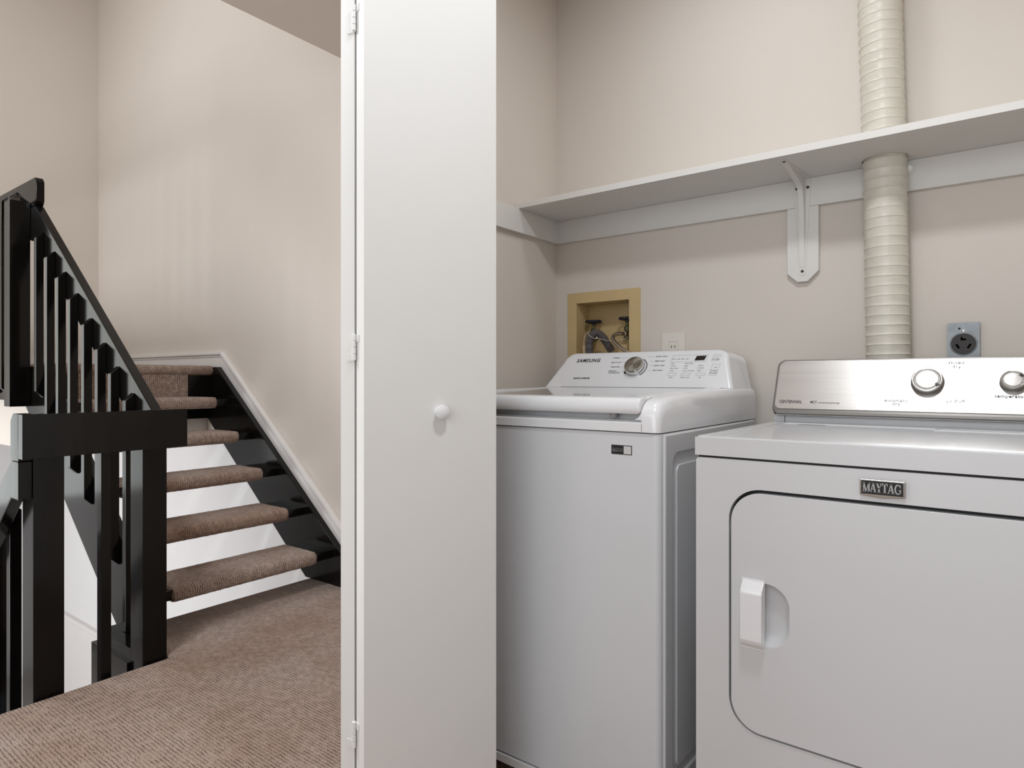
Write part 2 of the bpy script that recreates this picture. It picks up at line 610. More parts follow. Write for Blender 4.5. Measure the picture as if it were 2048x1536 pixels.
B().prism(band(0.019, 0.030), 'y', YB - 0.018, YB, 0.003, 2).build('moulding_bead', 'trim', bb_back)
# skirting of the landing along the left wall
struct(B().box(-5.72, -5.707, 1.19, YB - 0.03, 1.12, 1.206, 0.003).build('baseboard_left', 'trim'))
# moulding low on the white wall
b = B()
b.box(-7.6, -3.0, YB - 0.016, YB, -1.8, -0.985, 0.001, 1)
tl = struct(b.build('trim_1', 'trim'), 'white skirting with moulded top low on the white wall')
B().box(-7.6, -3.0, YB - 0.036, YB, -0.985, -0.950, 0.010, 3).build('moulding', 'trim', tl)
B().box(-7.6, -3.0, YB - 0.028, YB, -1.022, -0.994, 0.008, 3).build('moulding', 'trim', tl)

# ================================================================== STAIRS
st = thing(empty('staircase', (-3.2, 1.6, 0)), 'open staircase with black stringers and brown carpeted treads', 'staircase')
for (y0, y1, xa) in ((2.052, 2.086, -2.56), (1.150, 1.186, -2.84)):
    xt = -3.99 if y0 > 2 else -4.07
    if xa > -2.8:
        pts = [(xa, 0.0), (xa, z_up(xa)), (-3.835, z_up(-3.835)), (xt, z_up(-3.835)), (xt, z_lo(xt)), (-2.93, 0.0)]
    else:
        pts = [(xa, -0.02), (xa, z_up(xa)), (-3.825, z_up(-3.825)), (xt, z_up(-3.825)), (xt, z_lo(xt)), (-2.91, -0.02)]
    B().prism(pts, 'y', y0, y1, 0.003, 2).build('stringer', 'black', st)
for k in range(1, 6):
    xn = XN1 - RUN * (k - 1)
    zt = RISE * k
    t = B().box(xn - 0.277, xn - 0.013, 1.187, 2.051, zt - 0.050, zt - 0.011, 0.006, 2).build('tread', 'black', st)
    c = carpet_shell(B(), xn, zt, 1.262, 1.962).build('carpet_wrap', 'carpet', t, smooth=80)
    c['label'] = 'brown flecked carpet wrapped round the black tread'
# carpeted riser under the landing nosing
B().box(-3.90, -3.885, 1.30, 1.905, 0.93, 1.075, 0.004).build('riser', 'carpet', st)
B().box(-3.99, -3.90, 1.187, 2.051, 0.80, 1.06, 0.003).build('header_board', 'black', st)


# ================================================================== BLACK RAILINGS
def z_rail(x): return 1.42 + 0.775 * (-3.27 - x)


# railing of the upper flight
ra = thing(empty('stair_railing', (-3.3, 1.15, 0)), 'black sloping railing with pointed pickets climbing beside the carpeted stairs', 'railing')
xa, xb_ = -2.605, -3.915
B().prism([(xa, z_rail(xa)), (xb_, z_rail(xb_)), (-4.02, z_rail(xb_)), (-4.02, z_rail(xb_) - 0.16), (xb_, z_rail(xb_) - 0.185), (xa, z_rail(xa) - 0.185)], 'y', 1.148, 1.187, 0.004, 2).build('handrail', 'black', ra)
def picket(x, z0, z1, y0, y1, root, foot=True):
    """square picket, both ends cut at 45 degrees towards the board behind it"""
    c = (y1 - y0) * 0.95
    pts = [(y0, z1 - c), (y1, z1), (y1, z0)] + ([(y0, z0 + c)] if foot else [(y0, z0)])
    return B().prism(pts, 'x', x - 0.0165, x + 0.0165, 0.002, 2).build('picket', 'black', root)


PICKETS = (-3.803, -3.656, -3.512, -3.367, -3.209, -3.063, -2.930)
PLAST, PDZ, PLEN = -2.790, -0.064, 0.822
for x in PICKETS:
    zt = z_rail(x) + PDZ
    picket(x, zt - PLEN, zt, 1.115, 1.1475, ra)
x = PLAST
picket(x, 0.034, z_rail(x) + PDZ, 1.115, 1.1475, ra, False)
nm = 0.044
up = B()
zt = 1.985
cx, cy = -4.025, 1.104
up.box(cx - nm, cx + nm, cy - nm, cy + nm, 0.90, zt - 0.040, 0.0)
t4 = [f for f in up.bm.faces if f.calc_center_median().z > zt - 0.041][0]
bmesh.ops.poke(up.bm, faces=[t4])
for v in up.bm.verts:
    if abs(v.co.x - cx) < 1e-4 and abs(v.co.y - cy) < 1e-4:
        v.co.z = zt
up._bevel(list(up.bm.faces), 0.003, 2)
up.build('newel_post', 'black', ra)
pl = B().box(-2.93, -2.602, 1.05, 1.148, -0.30, -0.018, 0.003).build('base_block', 'black', ra)
B().box(-2.905, -2.602, 1.062, 1.148, -0.018, 0.033, 0.006, 3).build('base_cap', 'black', pl)

# railing along the landing at the top of the stairs
lr = thing(empty('landing_railing', (-4.8, 1.17, 1.1)), 'black level handrail of the upper landing with a cut end, left edge', 'railing')
B().prism([(-3.905, 1.945), (-3.905, 2.045), (-3.925, 2.066), (-5.70, 2.066), (-5.70, 1.921), (-3.925, 1.921)], 'y', 1.149, 1.187, 0.004, 2).build('handrail', 'black', lr)
for x in (-4.20, -4.34, -4.48, -4.62, -4.76, -4.9, -5.04):
    picket(x, 0.96, 2.035, 1.115, 1.1475, lr)

# guard rail across the gap between the flights
gr = thing(empty('guard_railing', (-2.55, 0.95, 0)), 'low black guard rail with broad cap on two square posts', 'railing')
capb = B()
capb.box(-2.499, -2.461, 0.688, 1.205, 0.786, 0.927, 0.004, 2)
capb.build('cap_rail', 'black', gr)
B().prism([(-2.501, 0.786), (-2.501, 0.928), (-2.555, 0.928), (-2.578, 0.905), (-2.578, 0.776), (-2.501, 0.776)], 'y', 0.688, 0.727, 0.003, 2).build('end_block', 'black', gr)
B().box(-2.60, -2.50, 0.728, 0.815, -0.20, 0.92, 0.003).build('newel_post', 'black', gr)
B().box(-2.60, -2.50, 1.062, 1.147, -0.25, 0.92, 0.003).build('newel_post', 'black', gr)
B().box(-2.545, -2.511, 0.930, 0.962, -0.20, 0.92, 0.002).build('baluster', 'black', gr)

# railing that runs down to the foyer
dr = thing(empty('descending_railing', (-2.9, 0.72, 0)), 'black railing sloping down out of the left edge, beside the front post', 'railing')
xa, xb_ = -2.502, -3.9
zr = lambda x: 0.775 + 0.76 * (x + 2.57)
B().prism([(xa, 0.775), (-2.57, 0.775), (xb_, zr(xb_)), (xb_, zr(xb_) - 0.19), (-2.57, 0.652), (xa, 0.652)], 'y', 0.688, 0.727, 0.004, 2).build('handrail', 'black', dr)
for x in (-2.752, -2.893, -3.034, -3.175):
    B().prism([(0.7285, zr(x) - 0.02), (0.763, zr(x) - 0.053), (0.763, zr(x) - 0.83), (0.7285, zr(x) - 0.86)], 'x', x - 0.0185, x + 0.0185, 0.002, 2).build('picket', 'black', dr)

# ================================================================== BIFOLD CLOSET DOOR
door = struct(empty('door_1', (-1.06, 1.0, 0)), 'white folded bifold closet door, slightly open in a V')
door['category'] = 'door'
P0 = Vector((-1.024, 0.854, 0))
bd = Vector((0.2554, 0.9668, 0))
nb = Vector((0.9668, -0.2554, 0))
Q0 = Vector((-1.063, 0.862, 0))
ad = Vector((-0.22, 0.9755, 0))
na = Vector((-0.9755, -0.22, 0))
Zv = Vector((0, 0, 1))
mB = axes(P0, bd, -nb, Zv)       # local x along panel, y into thickness, z up
mA = axes(Q0, ad, na, Zv)
TH, PW = 0.035, 0.33
p2 = B().box(0, PW, 0, TH, 0.018, 2.50, 0.0015, 2, mB).build('panel', 'door', door)
p1 = B().box(0, PW, 0, TH, 0.018, 2.50, 0.0015, 2, mA).build('panel', 'door', door)
kz = 0.968
mk = axes(P0 + bd * 0.176 + Zv * kz, bd, Zv, nb)
kb = B().lathe([(0.0125, 0), (0.011, 0.003), (0.0105, 0.006), (0.0135, 0.009), (0.0160, 0.0115), (0.0168, 0.0145), (0.0155, 0.0185), (0.0105, 0.0215), (0.003, 0.0225)], mk, 32)
kb.build('knob', 'plastic', p2)
for hz in (1.778, 1.104, 0.312):
    hp = Vector((-1.0603, 0.8585, 0))
    hb = B()
    for q in range(4):
        z0 = hz - 0.026 + q * 0.0135
        hb.lathe([(0.0035, 0), (0.0042, 0.0006), (0.0042, 0.0122), (0.0035, 0.0128)], axes(hp + Zv * z0, Vector((1, 0, 0)), Vector((0, 1, 0)), Zv), 14)
    h = hb.build('hinge', 'door', door)
    B().box(-0.003, 0.013, -0.0016, 0.0002, hz + 0.012, hz + 0.026, 0.0004, 1, axes(P0 - nb * 0.035, nb, bd, Zv)).build('hinge_leaf', 'door', h)
    B().box(-0.003, 0.018, -0.0016, 0.0002, hz - 0.027, hz - 0.013, 0.0004, 1, axes(Q0, na, ad, Zv)).build('hinge_leaf', 'door', h)

# ================================================================== CLOSET SHELF
SZ0, SZ1 = 1.642, 1.661
sh = thing(empty('wall_shelf', (-0.5, 1.97, SZ0)), 'long white painted board shelf on wall cleats above the machines', 'shelf')
hx, hy, hr = -0.2615, 2.036, 0.0585
hole = [(hx + hr * math.cos(2 * math.pi * i / 32), hy + hr * math.sin(2 * math.pi * i / 32)) for i in range(32)]
b = B()
b.holed([(XCL + 0.001, 1.833), (0.419, 1.833), (0.419, YB - 0.001), (XCL + 0.001, YB - 0.001)], hole, 'z', SZ1, SZ0, 0.0012, 1)
b.build('board', 'shelf', sh)
B().box(XCL + 0.018, 0.419, YB - 0.018, YB - 0.0005, 1.558, SZ0 - 0.0005, 0.0012, 1).build('cleat', 'shelf', sh)
B().box(XCL + 0.0005, XCL + 0.018, 1.50, YB - 0.0005, 1.558, SZ0 - 0.0005, 0.0012, 1).build('cleat', 'shelf', sh)
B().prism([(-0.531, 1.5575), (-0.4417, 1.5575), (-0.4417, 1.364), (-0.472, 1.333), (-0.502, 1.333), (-0.531, 1.360)], 'y', YB - 0.018, YB - 0.0005, 0.0012, 1).build('bracket_board', 'shelf', sh)

# stamped steel bracket under the shelf
br = thing(empty('shelf_bracket', (-0.487, 2.08, 1.36)), 'white stamped steel bracket screwed under the shelf', 'bracket')
bx = -0.4865
yw = YB - 0.018
b = B()
b.prism([(bx - 0.0235, 1.6415), (bx + 0.0235, 1.6415), (bx + 0.0225, 1.605), (bx + 0.0095, 1.362), (bx + 0.006, 1.352), (bx - 0.006, 1.352), (bx - 0.0095, 1.362), (bx - 0.0225, 1.605)], 'y', yw - 0.002, yw - 0.0001, 0.0006, 1)
b.build('wall_leg', 'shelf', br)
b = B()
b.prism([(bx - 0.0235, yw - 0.002), (bx + 0.0235, yw - 0.002), (bx + 0.0085, 1.876), (bx + 0.005, 1.866), (bx - 0.005, 1.866), (bx - 0.0085, 1.876)], 'z', SZ0 - 0.0022, SZ0 - 0.0001, 0.0006, 1)
b.build('shelf_leg', 'shelf', br)
# hollow rib: a tapering web from the shelf tip round the corner to the wall tip
crv = bez([(0, 1.886, SZ0 - 0.0035), (0, 1.95, SZ0 - 0.013), (0, yw - 0.046, SZ0 - 0.030), (0, yw - 0.026, SZ0 - 0.052), (0, yw - 0.017, SZ0 - 0.090), (0, yw - 0.010, 1.47), (0, yw - 0.003, 1.376)], 6)
prof = [(1.886, SZ0 - 0.002)] + [(p.y, p.z) for p in crv] + [(yw - 0.002, 1.376), (yw - 0.002, SZ0 - 0.002)]
B().prism(prof, 'x', bx - 0.0075, bx + 0.0075, 0.004, 3, 60).build('rib', 'shelf', br)
Xv, Yv = Vector((1, 0, 0)), Vector((0, 1, 0))
for (sx, sz) in ((bx - 0.0155, 1.614), (bx + 0.0155, 1.614), (bx, 1.364)):
    B().lathe([(0.0042, 0), (0.0042, 0.0012), (0.002, 0.0022)], axes(Vector((sx, yw - 0.002, sz)), Xv, Zv, -Yv), 14).build('screw', 'screw', br)
B().lathe([(0.0042, 0), (0.0042, 0.0012), (0.002, 0.0022)], axes(Vector((bx, 1.878, SZ0 - 0.0022)), Xv, Yv, -Zv), 14).build('screw', 'screw', br)

# ================================================================== DRYER VENT HOSE
vh = thing(empty('vent_hose', (-0.256, 2.036, 0.9)), 'off-white ribbed vinyl dryer vent hose rising through the shelf', 'vent hose')
PT = 0.0264
def duct_c(z):
    return Vector((-0.2555 - 0.0165 * max(0, (z - 1.08)) - (0.010 * max(0, z - 1.66)), 2.036, z))
n0 = 48
b = B()
rings = []
nr = int((2.53 - 0.42) / PT)
for j in range(nr):
    z0 = 0.42 + PT * j
    for ph, rr in ((0.0, 0.0536), (0.05, 0.0530), (0.12, 0.0522), (0.30, 0.0519), (0.55, 0.0521), (0.78, 0.0527), (0.92, 0.0533)):
        p = duct_c(z0 + ph * PT)
        edge = math.sin(math.pi * ph)
        ring = []
        for k in range(n0):
            a = 2 * math.pi * k / n0
            ca, sa = math.cos(a), math.sin(a)
            w = mnoise.noise(Vector((ca * 4, sa * 4 + ph * 2.5, j * 7.3))) * 0.0011 * edge
            tilt = 0.0016 * mnoise.noise(Vector((ca * 0.8, sa * 0.8, j * 3.1)))
            ring.append(b.bm.verts.new(p + Vector((ca * (rr + w), sa * (rr + w), tilt))))
        rings.append(ring)
fs = []
for A, C in zip(rings, rings[1:]):
    for k in range(n0):
        fs.append(b.bm.faces.new([A[k], A[(k + 1) % n0], C[(k + 1) % n0], C[k]]))
bmesh.ops.recalc_face_normals(b.bm, faces=fs)
b.build('sleeve', 'duct', vh, smooth=70)
for j in range(int((1.07 - 0.42) / PT), nr):
    p = duct_c(0.42 + PT * j)
    loop = []
    for k in range(41):
        a = 2 * math.pi * k / 40
        loop.append(p + Vector((math.cos(a) * 0.0535, math.sin(a) * 0.0535, 0.0016 * mnoise.noise(Vector((math.cos(a) * 0.8, math.sin(a) * 0.8, j * 3.1))))))
    B().tube(loop, 0.0011, 6).build('wire_ring', 'duct', vh, smooth=80)

# ================================================================== OUTLET BOX FOR THE WASHER
ob = thing(empty('washer_outlet_box', (-1.18, YB, 1.08)), 'tan recessed plastic utility box in the wall behind the washer', 'outlet box')
OX0, OX1, OZ0, OZ1 = -1.3285, -1.028, 1.085, 1.364
IX0, IX1, IZ0, IZ1 = -1.290, -1.0708, 1.135, 1.3245
b = B()
b.holed([(OX0, OZ0), (OX1, OZ0), (OX1, OZ1), (OX0, OZ1)], [(IX0, IZ0), (IX1, IZ0), (IX1, IZ1), (IX0, IZ1)], 'y', YB - 0.006, YB - 0.0005, 0.0015, 2)
b.build('frame', 'tan', ob)
b = B()
yb2 = YB + 0.09
b.box(IX0 - 0.004, IX0, YB - 0.0005, yb2, IZ0 - 0.004, IZ1 + 0.004)
b.box(IX1, IX1 + 0.004, YB - 0.0005, yb2, IZ0 - 0.004, IZ1 + 0.004)
b.box(IX0, IX1, YB - 0.0005, yb2, IZ0 - 0.004, IZ0)
b.box(IX0, IX1, YB - 0.0005, yb2, IZ1, IZ1 + 0.004)
b.box(IX0 - 0.004, IX1 + 0.004, yb2, yb2 + 0.004, IZ0 - 0.004, IZ1 + 0.004)
b.build('recess', 'tan', ob)
B().box(IX0 + 0.001, IX1 - 0.001, yb2 - 0.008, yb2 - 0.0005, IZ0 + 0.001, 1.236, 0.002).build('back_step', 'tan', ob)
B().box(-1.272, -1.246, YB + 0.01, YB + 0.05, IZ0 + 0.001, 1.166, 0.003).build('pipe_collar', 'tan', ob)
B().lathe([(0.024, 0), (0.024, 0.026), (0.018, 0.032)], axes(Vector((-1.118, YB + 0.045, IZ0 + 0.001)), Xv, Yv, Zv), 24).build('pipe_collar', 'tan', ob)


def valve(cx, cy, zt, label):
    t = thing(empty('shutoff_valve', (cx, cy, zt - 0.06)), label, 'valve', 'washer shutoff valves')
    mb = axes(Vector((cx, cy, 0)), Xv, Yv, Zv)
    B().lathe([(0.007, zt - 0.075), (0.012, zt - 0.072), (0.012, zt - 0.050), (0.009, zt - 0.046), (0.011, zt - 0.040), (0.011, zt - 0.030), (0.006, zt - 0.026), (0.004, zt - 0.010)], mb, 20).build('body', 'brass', t)
    B().tube([(cx, cy, zt - 0.058), (cx, YB + 0.0815, zt - 0.058)], 0.008, 14).build('inlet_pipe', 'brass', t)
    w = B()
    ring = []
    for k in range(64):
        a = 2 * math.pi * k / 64
        ring.append((cx + (0.0255 + 0.0022 * math.cos(8 * a)) * math.cos(a), cy + (0.0255 + 0.0022 * math.cos(8 * a)) * math.sin(a), zt))
    ring.append(ring[0])
    w.tube(ring, 0.0052, 10)
    w.tube([(cx - 0.025, cy, zt), (cx + 0.025, cy, zt)], 0.0038, 8)
    w.tube([(cx, cy - 0.025, zt), (cx, cy + 0.025, zt)], 0.0038, 8)
    w.lathe([(0.008, zt - 0.012), (0.009, zt - 0.004), (0.009, zt + 0.003), (0.004, zt + 0.006)], mb, 18)
    w.build('handwheel', 'blue', t, smooth=60)
    return t


valve(-1.249, 2.152, 1.258, 'dark blue handwheel valve left in the tan box, above grey hose')
valve(-1.106, 2.150, 1.262, 'dark blue handwheel valve right in the tan box, half behind its frame')

# grey corrugated drain hose hooked over into the box
dh = bez([(-1.216, 2.066, 0.95), (-1.216, 2.066, 1.08), (-1.2185, 2.069, 1.158), (-1.2155, 2.076, 1.194), (-1.201, 2.090, 1.2095), (-1.183, 2.106, 1.193), (-1.167, 2.120, 1.163), (-1.158, 2.130, 1.1425)], 40)
b = B()
acc = [0.0]
for p, q in zip(dh, dh[1:]):
    acc.append(acc[-1] + (q - p).length)
b.tube(dh, lambda i: 0.0143 + 0.0017 * math.sin(2 * math.pi * acc[i] / 0.0056), 18)
hose = thing(b.build('drain_hose', 'hosegrey', smooth=80), 'grey corrugated drain hose hooked over into the tan box', 'hose')
# white tie cord
cord = B()
loop = []
c0 = Vector((-1.2095, 2.080, 1.200))
for k in range(33):
    a = 2 * math.pi * k / 32
    loop.append(c0 + Vector((math.cos(a) * 0.0172, 0, 0)) + Vector((0, math.sin(a), 0)) * 0.0185 + Vector((0.0, 0, 0.012 * math.cos(a) * -1)) + Vector((0, 0, 0.004 * math.sin(a))))
cord.tube(loop, 0.0011, 6)
cord.tube(bez([(-1.192, 2.078, 1.190), (-1.178, 2.085, 1.186), (-1.15, 2.10, 1.180), (-1.115, 2.108, 1.181), (-1.085, 2.112, 1.188)], 8), 0.0010, 6)
cord.tube(bez([(-1.224, 2.066, 1.212), (-1.2335, 2.062, 1.197), (-1.2365, 2.060, 1.17), (-1.234, 2.060, 1.13)], 8), 0.0010, 6)
cord.lathe([(0.001, -0.004), (0.0032, -0.003), (0.0032, 0.003), (0.001, 0.004)], axes(Vector((-1.192, 2.077, 1.191)), Xv, Yv, Zv), 10)
cord.build('tie_cord', 'cord', hose)['label'] = 'thin white tie cord'
# braided supply hose
sup = bez([(-1.103, 2.133, 1.204), (-1.108, 2.118, 1.204), (-1.121, 2.100, 1.203), (-1.128, 2.082, 1.192), (-1.112, 2.066, 1.172), (-1.078, 2.052, 1.148), (-1.040, 2.046, 1.122), (-1.01, 2.044, 1.05)], 14)
sp = thing(empty('supply_hose', (-1.08, 2.08, 1.05)), 'braided steel supply hose bending down from the right valve', 'hose')
B().tube(sup, 0.0066, 14).build('braid', 'braid', sp, smooth=80)
B().tube([(-1.1025, 2.141, 1.204), (-1.1045, 2.124, 1.204)], 0.0095, 8).build('nut', 'chrome', sp, smooth=20)

# ================================================================== OUTLETS
ou = thing(empty('wall_outlet', (-0.903, YB, 1.072)), 'white duplex wall outlet half hidden behind the washer panel', 'outlet')
b = B()
b.holed(rrect(-0.9445, -0.862, 1.072, 1.198, 0.003, 3), rrect(-0.921, -0.8855, 1.100, 1.168, 0.002, 3), 'y', YB - 0.0055, YB - 0.0004, 0.0025, 2)
b.build('cover_plate', 'plate', ou)
B().box(-0.9205, -0.886, YB - 0.0052, YB - 0.0004, 1.1005, 1.1675, 0.0008, 1).build('receptacle', 'plate', ou)
for zc in (1.150, 1.117):
    for xc in (-0.9095, -0.8975):
        B().box(xc - 0.0012, xc + 0.0012, YB - 0.0057, YB - 0.0050, zc - 0.004, zc + 0.0045).build('slot', 'print', ou)
B().lathe([(0.0036, 0), (0.0036, 0.0006), (0.002, 0.0012)], axes(Vector((-0.9035, YB - 0.0055, 1.184)), Xv, Zv, -Yv), 16).build('screw', 'plate', ou)

do = thing(empty('dryer_receptacle', (-0.0885, YB, 1.06)), 'black dryer receptacle on a steel plate above the dryer console', 'outlet')
b = B()
b.box(-0.1235, -0.0535, YB - 0.016, YB - 0.0004, 1.075, 1.189, 0.003, 2)
b.build('plate', 'galv', do)
B().lathe([(0.0302, 0), (0.0302, 0.0015), (0.0285, 0.0025)], axes(Vector((-0.0885, YB - 0.016, 1.133)), Xv, Zv, -Yv), 40).build('ring', 'galv', do)
B().lathe([(0.0275, 0), (0.0275, 0.005), (0.0265, 0.006)], axes(Vector((-0.0885, YB - 0.016, 1.133)), Xv, Zv, -Yv), 40).build('socket_face', 'bakelite', do)
b = B()
mm = axes(Vector((-0.0885, YB - 0.0222, 1.133)), Xv, Zv, -Yv)
for s_ in (-1, 1):
    rot = Matrix.Rotation(R(-32 * s_), 4, 'Z')
    b.box(-0.0024, 0.0024, -0.0065, 0.0065, 0, 0.0004, mtx=mm @ Matrix.Translation((0.0125 * s_ * -1, -0.0065, 0)) @ Matrix.Rotation(R(32 * s_), 4, 'Z'))
b.box(-0.006, 0.006, 0.009, 0.0135, 0, 0.0004, mtx=mm)
b.box(-0.006, -0.002, 0.009, 0.018, 0, 0.0004, mtx=mm)
b.build('blade_slots', 'void', do)
B().box(-0.019, 0.019, 0.0068, 0.0076, 0, 0.0005, mtx=mm).build('moulded_line', 'screw', do)
B().lathe([(0.004, 0), (0.004, 0.001), (0.002, 0.0022)], axes(Vector((-0.0885, YB - 0.016, 1.1665)), Xv, Zv, -Yv), 14).build('screw', 'chrome', do)
B().lathe([(0.003, 0), (0.0028, 0.0006)], axes(Vector((-0.0975, YB - 0.016, 1.1735)), Xv, Zv, -Yv), 12).build('knockout', 'gap', do)

# ================================================================== WASHING MACHINE
WX0, WX1, WY0, WY1 = -1.297, -0.611, 1.345, 2.035
wm = thing(empty('washing_machine', (-0.954, 1.69, 0)), 'white top-load washing machine with a round metal dial, left of the dryer', 'washing machine')
# cabinet with the embossed side panel
b = B()
pl2 = rrect(WX0, WX1, WY0, WY1, 0.016, 6)
b.prism(pl2, 'z', 0.056, 0.9165, 0.002, 1, 60)
b.build('cabinet', 'enamel', wm)
b = B()
b.holed([(WY0 + 0.017, 0.058), (WY1 - 0.017, 0.058), (WY1 - 0.017, 0.9145), (WY0 + 0.017, 0.9145)], rrect(WY0 + 0.060, WY1 - 0.06, 0.11, 0.868, 0.028), 'x', WX1 + 0.0055, WX1 - 0.001, 0.0045, 3)
b.build('side_panel', 'sidegrey', wm)
B().prism(rrect(WY0 + 0.085, WY1 - 0.085, 0.135, 0.840, 0.02), 'x', WX1 - 0.001, WX1 + 0.004, 0.0035, 2).build('side_emboss', 'sidegrey', wm)
B().box(WX0 + 0.002, WX1 - 0.002, WY0 - 0.004, WY0 + 0.05, 0.032, 0.052, 0.006, 3).build('base_rail', 'plastic', wm)
for fx in (WX0 + 0.06, WX1 - 0.06):
    for fy in (WY0 + 0.07, WY1 - 0.07):
        B().lathe([(0.022, 0), (0.022, 0.014), (0.012, 0.018), (0.012, 0.056)], axes(Vector((fx, fy, 0.0005)), Xv, Yv, Zv), 20).build('foot', 'gap', wm)
# top cover: tray with rounded front, raised shoulders
b = B()
b.prism([(WY0 - 0.004, 0.919), (WY0 - 0.004, 0.939), (WY0 + 0.004, 0.9455), (WY0 + 0.03, 0.9475), (WY1, 0.9475), (WY1, 0.919)], 'x', WX0 + 0.0425, WX1 - 0.0425, 0.0, 1)
for (xe, sg) in ((WX1 - 0.0435, -1), (WX0 + 0.0435, 1)):
    fil = [(xe, 0.9465), (xe, 0.9705)]
    for i in range(9):
        a = R(90 * i / 8)
        fil.append((xe + sg * 0.024 * (1 - math.cos(a)), 0.9705 - 0.024 * math.sin(a)))
    b.prism(fil, 'y', WY0 - 0.0035, WY0 + 0.045, 0.0)
b.build('top_cover', 'plastic', wm)
sprof = [(WY0 - 0.004, 0.919), (WY0 - 0.004, 0.955), (WY0 - 0.001, 0.968), (WY0 + 0.008, 0.980), (WY0 + 0.025, 0.990), (WY0 + 0.06, 0.998), (WY0 + 0.12, 1.0035), (WY0 + 0.22, 1.008), (WY0 + 0.53, 1.013), (WY1, 1.013), (WY1, 0.919)]
for (xa, xb2, sgn) in ((WX1 - 0.0435, WX1, 1), (WX0, WX0 + 0.0435, -1)):
    bb = B()
    # inset outer top edge: several cross-sections give the rounded shoulder
    secs = [0.0, 0.55, 0.78, 0.92, 1.0]
    drop = [0.0, 0.0008, 0.004, 0.011, 0.024]
    back = [0.0, 0.0, 0.002, 0.006, 0.015]
    rings = []
    for s_, dp, bk in zip(secs, drop, back):
        xx = (xa + (xb2 - xa) * s_) if sgn > 0 else (xb2 - (xb2 - xa) * s_)
        ring = []
        for (y, z) in sprof:
            zz = z - dp if z > 0.93 else z
            yy = y + bk if y < WY0 + 0.2 else y
            ring.append(bb.bm.verts.new((xx, yy, zz)))
        rings.append(ring)
    fs = []
    n = len(sprof)
    for A, C in zip(rings, rings[1:]):
        for i in range(n):
            fs.append(bb.bm.faces.new([A[i], A[(i + 1) % n], C[(i + 1) % n], C[i]]))
    fs.append(bb.bm.faces.new(rings[0]))
    fs.append(bb.bm.faces.new(rings[-1][::-1]))
    bmesh.ops.recalc_face_normals(bb.bm, faces=fs)
    bb.build('top_shoulder', 'plastic', wm, smooth=60)
B().box(WX0 + 0.046, WX1 - 0.046, WY0 + 0.034, WY0 + 0.06, 0.9475, 0.964, 0.002).build('lid_seal', 'sidegrey', wm)
# lid
LX0, LX1 = WX0 + 0.045, WX1 - 0.0455
LY0, LY1 = WY0 - 0.010, 1.868
lz = lambda y: 0.9975 + (y - LY0) * (1.0150 - 0.9975) / (LY1 - LY0)
b = B()
lp = []
for (y, z) in ((LY0 + 0.004, 0.9605), (LY0, 0.965), (LY0 - 0.001, 0.975), (LY0 + 0.001, 0.986), (LY0 + 0.007, 0.9945), (LY0 + 0.016, 0.9985), (LY0 + 0.045, lz(LY0 + 0.045))):
    lp.append((y, z))
lp += [(LY0 + 0.052, lz(LY0 + .052) - 0.005), (LY0 + 0.052, 0.965)]
b.prism(lp, 'x', LX0, LX1, 0.006, 3, 60)
b2_ = [(LY0 + 0.050, 0.965), (LY0 + 0.050, lz(LY0 + 0.05)), (LY1, lz(LY1)), (LY1, 0.975)]
b.prism(b2_, 'x', LX0, LX0 + 0.040, 0.002, 2)
b.prism(b2_, 'x', LX1 - 0.040, LX1, 0.004, 2)
lid = b.build('lid', 'plastic', wm, smooth=50)
b = B()
b.prism([(LY0 + 0.051, 0.966), (LY0 + 0.051, lz(LY0 + .051) - 0.003), (LY1 - 0.002, lz(LY1) - 0.002), (LY1 - 0.002, 0.975)], 'x', LX0 + 0.039, LX1 - 0.039)
b.build('lid_window', 'glass', lid)
B().lathe([(0.010, 0), (0.010, 0.010)], axes(Vector((-0.735, WY0 + 0.016, 0.951)), Xv, Yv, Zv), 20).build('lid_bumper', 'paleprint', lid)
# console (control panel hood)
Tw = Vector((0, 0.095, 0.121)).normalized()
Nw = Xv.cross(Tw)
Pb = Vector((-0.954, 1.87, 1.014))
def hood_ring(y, z, xl, xr, r, zt):
    """cross-section in XZ at depth y: rounded top, straight base"""
    pts = [(xl, z)]
    n = 8
    pts2 = []
    return pts
b = B()
LH = 0.154
WXC = -0.954
# face outline in (s, t): base wide, sides lean in, rounded top corners
def outline(grow=0.0):
    hw_b, hw_t, h, r = 0.330 + grow, 0.288 + grow, LH + grow, 0.040
    o = [(-hw_b, 0.0)]
    lean = (hw_b - hw_t) / h
    for sgn in (-1, 1):
        seq = []
        for i in range(9):
            a = R(180 - 90 * i / 8) if sgn < 0 else R(90 - 90 * i / 8)
            cxr = sgn * (hw_t - r + 0.006)
            cyr = h - r
            seq.append((cxr + r * math.cos(a), cyr + r * math.sin(a)))
        o += seq
    o.append((hw_b, 0.0))
    return o
fo = outline()
def hood(kx, ins, dep):
    out = []
    for p in fo:
        t_ = max(0.0, p[1] - ins * min(1.0, p[1] / 0.05))
        out.append(b.bm.verts.new(Pb + Xv * (p[0] * kx) + Tw * t_ - Nw * dep))
    return out
rf = hood(0.955, 0.014, 0.0)
r0 = hood(0.972, 0.0085, 0.0006)
ra_ = hood(0.986, 0.0040, 0.0030)
rb_ = hood(0.996, 0.0012, 0.0078)
r1 = hood(1.000, 0.0, 0.0145)
r2 = []
for p in fo:
    q = Pb + Xv * p[0] * 1.012 + Tw * p[1]
    zb = max(0.9475, q.z - 0.012)
    yb = 2.0
    r2.append(b.bm.verts.new((q.x * 1.0, yb, zb + (0.004 if p[1] > 0.12 else 0))))
r3 = []
